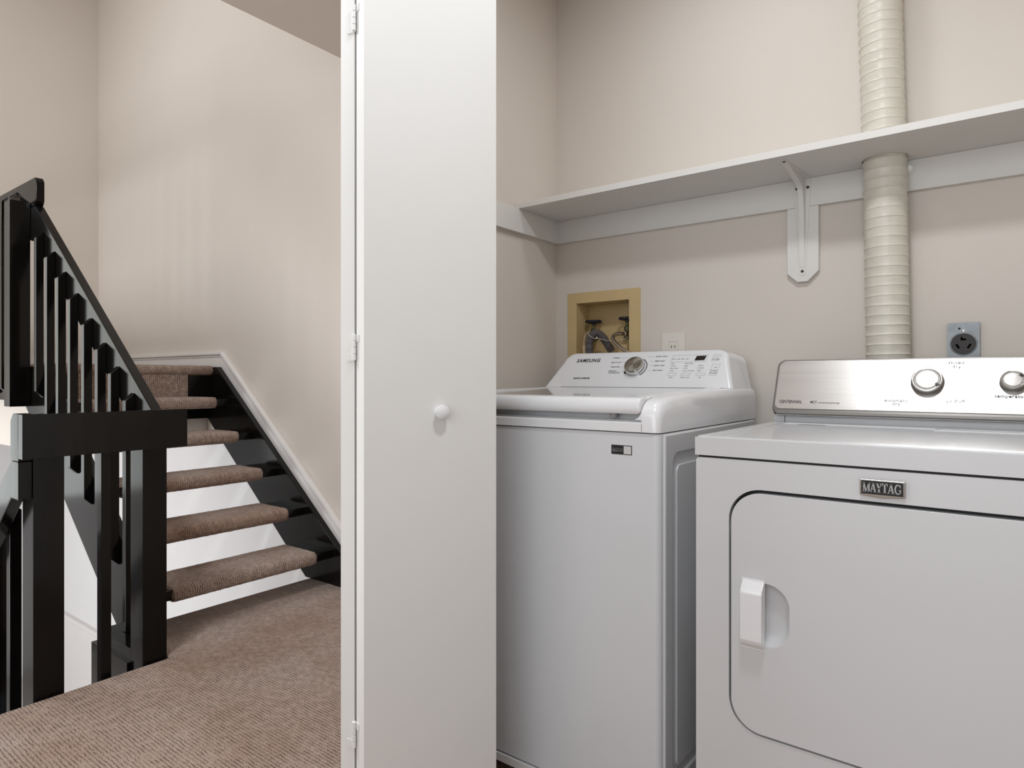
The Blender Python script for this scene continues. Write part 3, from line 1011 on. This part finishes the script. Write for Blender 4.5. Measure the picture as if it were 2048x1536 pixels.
for p in fo:
    q = Pb + Xv * p[0] * 1.02 + Tw * p[1]
    zz = 0.9475 if p[1] <= 0 else (0.9475 + (q.z - 0.9475) * 0.90)
    sx = max(-0.3425, min(0.3425, (q.x - WXC) * 1.05))
    r3.append(b.bm.verts.new((WXC + sx, WY1, zz)))
fs = [b.bm.faces.new(rf)]
for A, C in ((rf, r0), (r0, ra_), (ra_, rb_), (rb_, r1), (r1, r2), (r2, r3)):
    n = len(A)
    for i in range(n):
        fs.append(b.bm.faces.new([A[i], A[(i + 1) % n], C[(i + 1) % n], C[i]]))
fs.append(b.bm.faces.new(r3[::-1]))
bmesh.ops.recalc_face_normals(b.bm, faces=fs)
cons = b.build('control_panel', 'plastic', wm, smooth=50)
def wpt(s_, t_, h=0.0): return Pb + Xv * s_ + Tw * t_ + Nw * h
def wax(s_, t_, h=0.0003): return axes(wpt(s_, t_, h), Xv, Tw, Nw)
B().text('SAMSUNG', 0.0205, wax(-0.238, 0.1130), shear=0.10, bold=0.00055, wide=0.92, spacing=1.1).build('logo', 'print', cons)
B().text('DIGITAL INVERTER', 0.0082, wax(-0.2235, 0.0357), shear=0.1, bold=0.00025, wide=0.92).build('lettering', 'print', cons)
b = B()
for (t_, sx, txt) in ((0.1225, -0.0725, 'NORMAL'), (0.1027, -0.0615, 'HEAVY DUTY'), (0.0835, -0.0630, 'DELICATES'), (0.0665, -0.066, 'BEDDING /'), (0.0585, -0.0545, 'WATERPROOF')):
    b.text(txt, 0.0064, wax(sx, t_), align='RIGHT', bold=0.00008)
for (t_, sx, txt) in ((0.1245, 0.0545, 'QUICK WASH'), (0.1056, 0.0570, 'DEEP WASH'), (0.087, 0.0585, 'RINSE + SPIN'), (0.0674, 0.0605, 'SELF CLEAN')):
    b.text(txt, 0.0064, wax(sx, t_), bold=0.00008)
b.build('cycle_lettering', 'greyprint', cons)
b = B()
for (t_, sa, sb) in ((0.1225, -0.069, -0.046), (0.1027, -0.058, -0.046), (0.0835, -0.059, -0.048), (0.0625, -0.051, -0.045), (0.1245, 0.026, 0.051), (0.1056, 0.042, 0.053), (0.087, 0.046, 0.054), (0.0674, 0.043, 0.056)):
    b.box(sa, sb, t_ - 0.0003, t_ + 0.0003, 0.0001, 0.0004, mtx=axes(Pb, Xv, Tw, Nw))
b.build('cycle_marks', 'paleprint', cons)
DS, DT = -0.0035, 0.0795
mw = wax(DS, DT, 0.0)
dial = B().lathe([(0.033, 0), (0.0335, 0.002), (0.0335, 0.009), (0.0325, 0.016), (0.0315, 0.0185)], mw, 56).build('dial', 'chrome', cons)
B().lathe([(0.0312, 0.0184), (0.0305, 0.0200), (0.0288, 0.0208), (0.012, 0.0196), (0.0006, 0.0190)], mw, 72).build('dial_face', 'dialmetal', dial, smooth=60, origin=wpt(DS, DT, 0.019), rot=mw)
b = B()
def arc_strip(bld, r0_, r1_, a0, a1, h0, h1, mt, n=28):
    pts = [(r0_ * math.cos(R(a0 + (a1 - a0) * i / n)), r0_ * math.sin(R(a0 + (a1 - a0) * i / n))) for i in range(n + 1)]
    pts += [(r1_ * math.cos(R(a1 - (a1 - a0) * i / n)), r1_ * math.sin(R(a1 - (a1 - a0) * i / n))) for i in range(n + 1)]
    bld.prism(pts, 'z', h0, h1, mtx=mt)
arc_strip(b, 0.0378, 0.0405, -52, 62, 0.0001, 0.0006, mw)
b.build('dial_arc', 'print', cons)
b = B()
arc_strip(b, 0.0352, 0.0405, 205, 222, 0.0001, 0.0006, mw, 6)
b.build('dial_arc', 'print', cons)
b = B()
b.prism([(0.1885, 0.1055), (0.2195, 0.1065), (0.2235, 0.1245), (0.1925, 0.1235)], 'z', 0.0001, 0.0006, mtx=axes(Pb, Xv, Tw, Nw))
b.build('display', 'display', cons)
b = B()
mP = axes(Pb, Xv, Tw, Nw)
def outline_rect(bld, x0, x1, y0, y1, w=0.0004, lean=0.0):
    for q in (((x0, y0), (x1, y0)), ((x1, y0), (x1 + lean, y1)), ((x1 + lean, y1), (x0 + lean, y1)), ((x0 + lean, y1), (x0, y0))):
        (ax, ay), (bx2, by) = q
        d = Vector((bx2 - ax, by - ay))
        nrm = Vector((-d.y, d.x)).normalized() * w
        bld.prism([(ax - nrm.x, ay - nrm.y), (bx2 - nrm.x, by - nrm.y), (bx2 + nrm.x, by + nrm.y), (ax + nrm.x, ay + nrm.y)], 'z', 0.0001, 0.0003, mtx=mP)
outline_rect(b, 0.1120, 0.2245, 0.1010, 0.1275, lean=0.002)
outline_rect(b, 0.2430, 0.2640, 0.1025, 0.1270, lean=0.003)
outline_rect(b, 0.2470, 0.2700, 0.0475, 0.0905, lean=0.003)
for s0 in (0.1155, 0.1600, 0.2075):
    outline_rect(b, s0, s0 + 0.027, 0.0465, 0.0560)
b.build('button_outline', 'paleprint', cons)
b = B()
for k in range(4):
    b.lathe([(0.0009, 0.0001), (0.0009, 0.0004)], wax(0.1145 + 0.001 * k, 0.0945 - 0.0098 * k, 0), 8)
    b.lathe([(0.0009, 0.0001), (0.0009, 0.0004)], wax(0.1595 + 0.0006 * k, 0.0945 - 0.0098 * k, 0), 8)
    b.lathe([(0.0009, 0.0001), (0.0009, 0.0004)], wax(0.1205 + 0.0148 * k, 0.1180, 0), 8)
for k in range(3):
    b.lathe([(0.0009, 0.0001), (0.0009, 0.0004)], wax(0.2045 + 0.0006 * k, 0.0856 - 0.0098 * k, 0), 8)
b.build('indicator_dots', 'print', cons)
b = B()
for k, w_ in enumerate(('Hot', 'Warm', 'Eco Warm', 'Cold')):
    b.text(w_, 0.0058, wax(0.1170 + 0.001 * k, 0.0945 - 0.0098 * k))
for k, w_ in enumerate(('Extra High', 'High', 'Med', 'Low / No Spin')):
    b.text(w_, 0.0058, wax(0.1620 + 0.0006 * k, 0.0945 - 0.0098 * k))
for k, w_ in enumerate(('Heavy', 'Normal', 'Light')):
    b.text(w_, 0.0058, wax(0.2070 + 0.0006 * k, 0.0856 - 0.0098 * k))
for k, w_ in enumerate(('Sense', 'Wash', 'Rinse', 'Spin')):
    b.text(w_, 0.0055, wax(0.1205 + 0.0148 * k, 0.1125), align='CENTER')
b.text('Temp.', 0.0058, wax(0.129, 0.0390), align='CENTER')
b.text('Water Level', 0.0058, wax(0.1735, 0.0390), align='CENTER')
b.text('Soil', 0.0058, wax(0.2210, 0.0390), align='CENTER')
b.text('POWER', 0.0066, wax(0.2545, 0.1082), align='CENTER', bold=0.0001)
b.text('START', 0.0078, wax(0.2590, 0.0645), align='CENTER', bold=0.0001)
b.text('PAUSE', 0.0078, wax(0.2582, 0.0555), align='CENTER', bold=0.0001)
b.text('>II', 0.0090, wax(0.2615, 0.0770), align='CENTER')
arc_strip(b, 0.0036, 0.0044, 125, 415, 0.0001, 0.0004, wax(0.2555, 0.1190, 0))
b.build('button_lettering', 'finegrey', cons)
# sticker on the front, with three icons and a blank white square
sk = B().box(-0.7325, -0.6797, WY0 - 0.0006, WY0 + 0.0001, 0.8655, 0.8870).build('sticker', 'sticker', wm)
B().box(-0.7005, -0.6815, WY0 - 0.0009, WY0 - 0.0004, 0.8672, 0.8853).build('white_square', 'stickerwhite', sk)
b = B()
ms = axes(Vector((0, WY0 - 0.0006, 0)), Xv, Zv, -Yv)
def ico_rect(x0, x1, y0, y1, w=0.0006):
    b.prism([(x0, y0), (x1, y0), (x1, y0 + w), (x0, y0 + w)], 'z', 0, 0.0003, mtx=ms)
    b.prism([(x0, y1 - w), (x1, y1 - w), (x1, y1), (x0, y1)], 'z', 0, 0.0003, mtx=ms)
    b.prism([(x0, y0), (x0 + w, y0), (x0 + w, y1), (x0, y1)], 'z', 0, 0.0003, mtx=ms)
    b.prism([(x1 - w, y0), (x1, y0), (x1, y1), (x1 - w, y1)], 'z', 0, 0.0003, mtx=ms)
ico_rect(-0.7295, -0.7235, 0.8725, 0.8795)
ico_rect(-0.7282, -0.7222, 0.8713, 0.8760)
ico_rect(-0.7203, -0.7133, 0.8735, 0.8795)
b.prism([(-0.7180, 0.8720), (-0.7156, 0.8720), (-0.7156, 0.8735), (-0.7180, 0.8735)], 'z', 0, 0.0003, mtx=ms)
arc_strip(b, 0.0027, 0.0034, -20, 200, 0, 0.0003, axes(Vector((-0.7072, WY0 - 0.0006, 0.8757)), Xv, Zv, -Yv), 14)
ico_rect(-0.7105, -0.7088, 0.8718, 0.8760)
ico_rect(-0.7056, -0.7039, 0.8718, 0.8760)
b.build('icons', 'badgetext', sk)

# ================================================================== DRYER
DX0, DX1, DY0, DY1 = -0.502, 0.235, 1.277, 1.97
dm = thing(empty('clothes_dryer', (-0.1335, 1.63, 0)), 'white front-load clothes dryer with a brushed steel console, right of the washer', 'dryer')
b = B()
b.box(DX0, DX1, DY0 + 0.018, DY1, 0.03, 0.882, 0.003, 2)
b.build('cabinet', 'enamel2', dm)
for fx in (DX0 + 0.05, DX1 - 0.05):
    for fy in (DY0 + 0.08, DY1 - 0.06):
        B().lathe([(0.02, 0), (0.02, 0.012), (0.01, 0.014), (0.01, 0.032)], axes(Vector((fx, fy, 0.0005)), Xv, Yv, Zv), 16).build('foot', 'gap', dm)
# front panel with the door opening
hx0, hx1, hz0, hz1 = -0.4345, 0.168, 0.354, 0.8265
b = B()
out_ = rrect(DX0, DX1, 0.03, 0.882, 0.008, 3)
b.holed(out_, rrect(hx0, hx1, hz0, hz1, 0.062, 10), 'y', DY0, DY0 + 0.0175, 0.0055, 3)
b.build('front_panel', 'enamel2', dm)
B().box(hx0 - 0.008, hx1 + 0.008, DY0 + 0.0165, DY0 + 0.0176, hz0 - 0.008, hz1 + 0.008).build('door_gap', 'gap', dm)
# door with scooped recess
dx0, dx1, dz0, dz1 = hx0 + 0.0052, hx1 - 0.0052, hz0 + 0.0052, hz1 - 0.0066
b = B()
rx0, rx1, rz0, rz1 = -0.388, -0.3205, 0.531, 0.6495
YD = DY0 - 0.003
hole = rrect(rx0, rx1, rz0, rz1, [0.042, 0.008, 0.008, 0.038], 10)
b.holed(rrect(dx0, dx1, dz0, dz1, 0.057, 10), hole, 'y', YD, DY0 + 0.016, 0.004, 3)
dd = b.build('door', 'enamel2', dm)
b = B()
rings = []
ccx, ccz = (rx0 + rx1) / 2, (rz0 + rz1) / 2
for kx, dep in ((1.03, 0.001), (1.0, 0.003), (0.94, 0.006), (0.86, 0.010), (0.74, 0.0138), (0.55, 0.0155), (0.2, 0.0158)):
    rings.append([b.bm.verts.new((ccx + (p[0] - ccx) * kx, YD + dep, ccz + (p[1] - ccz) * (1 - (1 - kx) * 0.7))) for p in hole])
fs = []
n = len(hole)
for A, C in zip(rings, rings[1:]):
    for i in range(n):
        fs.append(b.bm.faces.new([A[i], A[(i + 1) % n], C[(i + 1) % n], C[i]]))
fs.append(b.bm.faces.new(rings[-1]))
bmesh.ops.recalc_face_normals(b.bm, faces=fs)
for f in fs:
    if f.normal.y > 0:
        f.normal_flip()
b.build('handle_recess', 'enamel2', dd, smooth=80)
b = B()
# grip: profile in YZ (sloped ends), swept along X
gz0, gz1 = 0.522, 0.653
gp = [(YD - 0.0002, gz0), (YD - 0.003, gz0 + 0.001), (YD - 0.017, gz0 + 0.013), (YD - 0.020, gz0 + 0.020), (YD - 0.020, gz1 - 0.022), (YD - 0.017, gz1 - 0.014), (YD - 0.003, gz1 - 0.001), (YD - 0.0002, gz1)]
b.prism(gp, 'x', -0.406, -0.3655, 0.0045, 3, 20)
b.build('handle', 'plastic', dd, smooth=45)
B().prism([(gz0 - 0.002, 0), (gz1 + 0.002, 0), (gz1 + 0.002, 0.002), (gz0 - 0.002, 0.002)], 'x', -0.408, -0.3650, 0.0006, 1,
          mtx=Matrix(((1, 0, 0, 0), (0, 0, -1, YD), (0, 1, 0, 0), (0, 0, 0, 1)))).build('handle_flange', 'plastic', dd)
for zz in (0.74, 0.52, 0.462):
    B().lathe([(0.0022, 0), (0.0018, 0.0015)], axes(Vector((hx0 + 0.0026, DY0 + 0.012, zz)), Xv, Zv, -Yv), 10).build('screw', 'paleprint', dm)
# worktop
b = B()
b.box(DX0 - 0.001, DX1 + 0.001, DY0 - 0.002, DY1, 0.8865, 0.9225, 0.007, 3)
top = b.build('top_panel', 'enamel2', dm)
B().box(DX0 + 0.004, DX1 - 0.004, DY0 + 0.006, DY1 - 0.01, 0.881, 0.888).build('top_gap', 'gap', dm)
# raised rim around the slightly sunken worktop
b = B()
b.holed(rrect(DX0 + 0.002, DX1 - 0.002, DY0 + 0.002, 1.822, 0.006, 3), rrect(DX0 + 0.034, DX1 - 0.034, DY0 + 0.026, 1.800, 0.02, 5), 'z', 0.9250, 0.9215, 0.0022, 3)
b.build('top_rim', 'enamel2', top)
B().box(-0.428, -0.362, 1.776, 1.790, 0.9222, 0.9228, 0.0004, 1).build('vent_slot', 'closetfloor', top)
b = B()
b.holed([(-0.13, 1.750), (0.15, 1.750), (0.15, 1.796), (-0.13, 1.796)], [(-0.122, 1.757), (0.143, 1.757), (0.143, 1.790), (-0.122, 1.790)], 'z', 0.9250, 0.9222, 0.0012, 2)
b.build('lint_door_frame', 'enamel2', top)
B().box(-0.1215, 0.1425, 1.7575, 1.7895, 0.9222, 0.9238, 0.001, 1).build('lint_door', 'enamel2', top)
# console: white riser and brushed steel fascia
b = B()
b.box(DX0 + 0.004, DX1 - 0.004, 1.824, 1.968, 0.9225, 0.955, 0.003, 2)
rz = b.build('console_riser', 'enamel2', dm)
b = B()
b.box(DX0 + 0.031, DX0 + 0.0322, 1.8228, 1.824, 0.924, 0.954)
b.box(DX0 + 0.031, DX1 - 0.031, 1.8215, 1.824, 0.9228, 0.9238)
b.build('riser_seam', 'gap', rz)
Td = Vector((0, 0.065, 0.134)).normalized()
Nd = Xv.cross(Td)
Pd = Vector((0, 1.80, 0.960))
mD = axes(Pd, Xv, Td, Nd)
LD = 0.148
b = B()
def con_ring(g, depth, lo):
    r_ = 0.020
    return [Pd + Xv * p[0] + Td * p[1] - Nd * depth for p in rrect(-0.497 - g, 0.230 + g, lo, LD + g, [r_, r_, 0.016, 0.016], 6)]
ringsd = [con_ring(-0.006, 0.0, 0.0), con_ring(-0.002, 0.0008, -0.004), con_ring(0.001, 0.005, -0.010), con_ring(0.001, 0.014, -0.012)]
vr = [[b.bm.verts.new(p) for p in r_] for r_ in ringsd]
bk = [b.bm.verts.new((p.x, 1.968 if p.z > 1.0 else 1.90, min(p.z, 1.088))) for p in con_ring(0.001, 0.014, -0.012)]
vr.append(bk)
fs = []
for A, C in zip(vr[1:], vr[2:]):
    n = len(A)
    for i in range(n):
        fs.append(b.bm.faces.new([A[i], A[(i + 1) % n], C[(i + 1) % n], C[i]]))
fs.append(b.bm.faces.new(vr[-1]))
fs.append(b.bm.faces.new(vr[1][::-1]))
for v_ in vr[0]:
    b.bm.verts.remove(v_)
bmesh.ops.recalc_face_normals(b.bm, faces=fs)
con = b.build('console', 'steeldark', dm, smooth=40)
b = B()
b.prism(rrect(-0.4915, 0.2245, 0.002, LD - 0.0060, [0.018, 0.018, 0.013, 0.013], 6), 'z', -0.0005, 0.0016, 0.0012, 2, mtx=mD)
fas = b.build('fascia', 'steel', con)
b = B()
b.prism([(-0.0008, -0.0004), (-0.0122, -0.0098), (-0.0122, -0.0130), (-0.0008, -0.0130)], 'x', -0.488, 0.222, 0.0008, 1, mtx=mD)
b.build('lower_trim', 'steel', con)
def dax(s_, t_, h=0.0017): return axes(Pd + Xv * s_ + Td * t_ + Nd * h, Xv, Td, Nd)
b = B()
b.text('CENTENNIAL', 0.0120, dax(-0.4805, 0.0213), wide=0.78, bold=0.00022)
b.build('model_lettering', 'print', con)
b = B()
b.text('MCT', 0.0098, dax(-0.4035, 0.0212), bold=0.0002, wide=0.75)
b.text('commercial technology', 0.0068, dax(-0.3855, 0.0205), wide=0.8)
b.text('timed', 0.0120, dax(-0.0925, 0.1305), align='CENTER', spacing=1.15, bold=0.00035)
b.text('dry', 0.0120, dax(-0.0925, 0.1200), align='CENTER', spacing=1.15, bold=0.00035)
b.text('temperature', 0.0110, dax(0.0112, 0.0450), align='CENTER', spacing=1.1, bold=0.00035)
b.build('lettering', 'print', con)
b = B()
b.text('automatic', 0.0115, dax(-0.2103, 0.0300), align='CENTER', spacing=1.1, bold=0.00035)
b.text('dry', 0.0115, dax(-0.2103, 0.0212), align='CENTER', spacing=1.1, bold=0.00035)
b.text('air fluff', 0.0115, dax(-0.0930, 0.0300), align='CENTER', spacing=1.1, bold=0.00035)
b.text('off', 0.0066, dax(-0.0930, 0.0215), align='CENTER')
for (t_, sx, tx_) in ((0.0745, -0.2010, 'more dry'), (0.0665, -0.2005, 'very dry'), (0.0600, -0.2005, 'energy'), (0.0535, -0.2005, 'preferred'), (0.0460, -0.2020, 'less dry'), (0.1000, -0.1930, 'wrinkle')):
    b.text(tx_, 0.0072, dax(sx, t_), align='RIGHT')
for (t_, sx, tx_) in ((0.1262, -0.1500, 'cool'), (0.1200, -0.1490, 'down'), (0.0855, -0.0965, 'damp dry'), (0.0640, -0.0965, 'sensor'), (0.0990, -0.0225, 'low'), (0.1150, 0.0115, 'medium')):
    b.text(tx_, 0.0068, dax(sx, t_), align='CENTER' if sx > -0.02 or sx < -0.14 else 'LEFT')
for k, (aa, tt) in enumerate(((58, '60'), (44, '50'), (30, '40'), (16, '30'), (2, '20'), (-12, '10'), (-28, 'off'))):
    b.text(tt, 0.0060, dax(-0.1485 + 0.049 * math.cos(R(aa)), 0.080 + 0.049 * math.sin(R(aa))), align='CENTER')
arc_strip(b, 0.0400, 0.0404, 120, 172, 0.0016, 0.0019, axes(Pd + Xv * -0.1485 + Td * 0.080, Xv, Td, Nd), 20)
b.build('dial_lettering', 'paleprint', con)
def knob(name, s_, t_, r_, ang):
    m_ = axes(Pd + Xv * s_ + Td * t_ + Nd * 0.0016, Xv, Td, Nd)
    k = B().lathe([(r_ * 1.02, 0), (r_ * 1.03, 0.002), (r_ * 0.97, 0.013), (r_ * 0.93, 0.0155)], m_, 56).build(name, 'steeldark', con, smooth=50)
    B().lathe([(r_ * 0.955, 0.0140), (r_ * 0.945, 0.0172), (r_ * 0.89, 0.0186), (r_ * 0.80, 0.0178), (r_ * 0.77, 0.0160)], m_, 56, caps=False).build('chrome_ring', 'chrome', k, smooth=60)
    B().lathe([(r_ * 0.80, 0.0158), (r_ * 0.72, 0.0150)], m_, 56).build('groove', 'steeldark', k)
    B().lathe([(r_ * 0.70, 0.0140), (r_ * 0.69, 0.0172), (r_ * 0.66, 0.0180), (0.0005, 0.0188)], m_, 56).build('cap', 'spun', k, smooth=50, origin=m_ @ Vector((0, 0, 0.018)), rot=m_)
    B().box(r_ * 0.62, r_ * 0.90, -0.0024, 0.0024, 0.0165, 0.0200, 0.0008, 2, mtx=m_ @ Matrix.Rotation(R(ang), 4, 'Z')).build('pointer', 'screw', k)
    return k
knob('cycle_dial', -0.1485, 0.0790, 0.0335, -32)
knob('temperature_dial', 0.0130, 0.0790, 0.0240, 38)
# badge
mBd = axes(Vector((0, DY0, 0)), Xv, Zv, -Yv)
b = B()
bx0, bx1, bz0, bz1 = -0.2040, -0.1348, 0.8375, 0.8660
mid = (bx0 + bx1) / 2
b.prism([(bx0, bz0), (mid - 0.004, bz0 - 0.0030), (mid + 0.004, bz0 - 0.0030), (bx1, bz0), (bx1, bz1), (bx0, bz1)], 'z', 0.0, 0.0045, 0.0016, 2, mtx=mBd)
bg_ = b.build('badge', 'chrome', dm)
B().box(bx0 + 0.0028, bx1 - 0.0028, bz0 + 0.0026, bz1 - 0.0026, 0.0040, 0.0048, mtx=mBd).build('badge_field', 'badge', bg_)


def serif_word(bld, strokes_word, x, z, h, mtx, gap):
    """letters drawn as strokes (thick / thin bars with slab serifs) on a unit-height grid"""
    for (wd, shapes) in strokes_word:
        for poly in shapes:
            bld.prism([(x + p[0] * h, z + p[1] * h) for p in poly], 'z', 0.0047, 0.0052, mtx=mtx)
        x += (wd + gap) * h
    return x


def bar(x0, y0, x1, y1, w):
    return [(x0 - w / 2, y0), (x0 + w / 2, y0), (x1 + w / 2, y1), (x1 - w / 2, y1)]


def slab(xc, y, w, t=0.07):
    return [(xc - w / 2, y), (xc + w / 2, y), (xc + w / 2, y + t), (xc - w / 2, y + t)]


LM = (1.0, [bar(0.12, 0, 0.12, 1, 0.09), bar(0.86, 0, 0.86, 1, 0.20), bar(0.47, 0, 0.14, 1, 0.21), bar(0.47, 0, 0.84, 1, 0.10), slab(0.12, 0, 0.26), slab(0.86, 0, 0.36), slab(0.06, 0.93, 0.2), slab(0.90, 0.93, 0.28)])
LA = (0.86, [bar(0.11, 0, 0.44, 1, 0.10), bar(0.73, 0, 0.42, 1, 0.22), slab(0.12, 0, 0.28), slab(0.70, 0, 0.36), [(0.24, 0.30), (0.62, 0.30), (0.60, 0.38), (0.27, 0.38)]])
LYt = (0.80, [bar(0.40, 0, 0.40, 0.48, 0.20), bar(0.40, 0.40, 0.13, 1, 0.21), bar(0.40, 0.40, 0.69, 1, 0.10), slab(0.40, 0, 0.36), slab(0.14, 0.93, 0.34), slab(0.68, 0.93, 0.26)])
LT = (0.78, [bar(0.39, 0, 0.39, 1, 0.21), [(0.02, 0.90), (0.76, 0.90), (0.76, 1), (0.02, 1)], [(0.02, 0.70), (0.08, 0.70), (0.12, 0.92), (0.02, 0.92)], [(0.70, 0.70), (0.76, 0.70), (0.76, 0.92), (0.66, 0.92)], slab(0.39, 0, 0.38)])
gpoly = []
for i in range(19):
    a = R(40 + 280 * i / 18)
    gpoly.append((0.44 + 0.43 * math.cos(a), 0.5 + 0.51 * math.sin(a)))
gin = []
for i in range(19):
    a = R(320 - 280 * i / 18)
    gin.append((0.47 + 0.27 * math.cos(a), 0.5 + 0.40 * math.sin(a)))
LG = (0.9, [gpoly + gin, bar(0.73, 0.08, 0.73, 0.42, 0.17), slab(0.72, 0.38, 0.34, 0.08), [(0.70, 0.66), (0.80, 0.66), (0.80, 0.98), (0.74, 0.98)]])
b = B()
word = [LM, LA, LYt, LT, LA, LG]
tot = sum(l[0] for l in word) + 5 * 0.02 - 0.24
hh = 0.0168
wfit = (bx1 - bx0 - 0.0105) / tot
mS = mBd @ Matrix.Translation((bx0 + 0.0050, bz0 + 0.0060, 0)) @ Matrix.Diagonal((wfit / hh, 1, 1, 1))
x = 0
for i, l in enumerate(word):
    for poly in l[1]:
        b.prism([(x + p[0] * hh, p[1] * hh) for p in poly], 'z', 0.0047, 0.0052, mtx=mS)
    x += (l[0] + (0.02 if i not in (0, 1, 2, 3) else -0.04)) * hh
b.build('badge_lettering', 'badgetext', bg_)
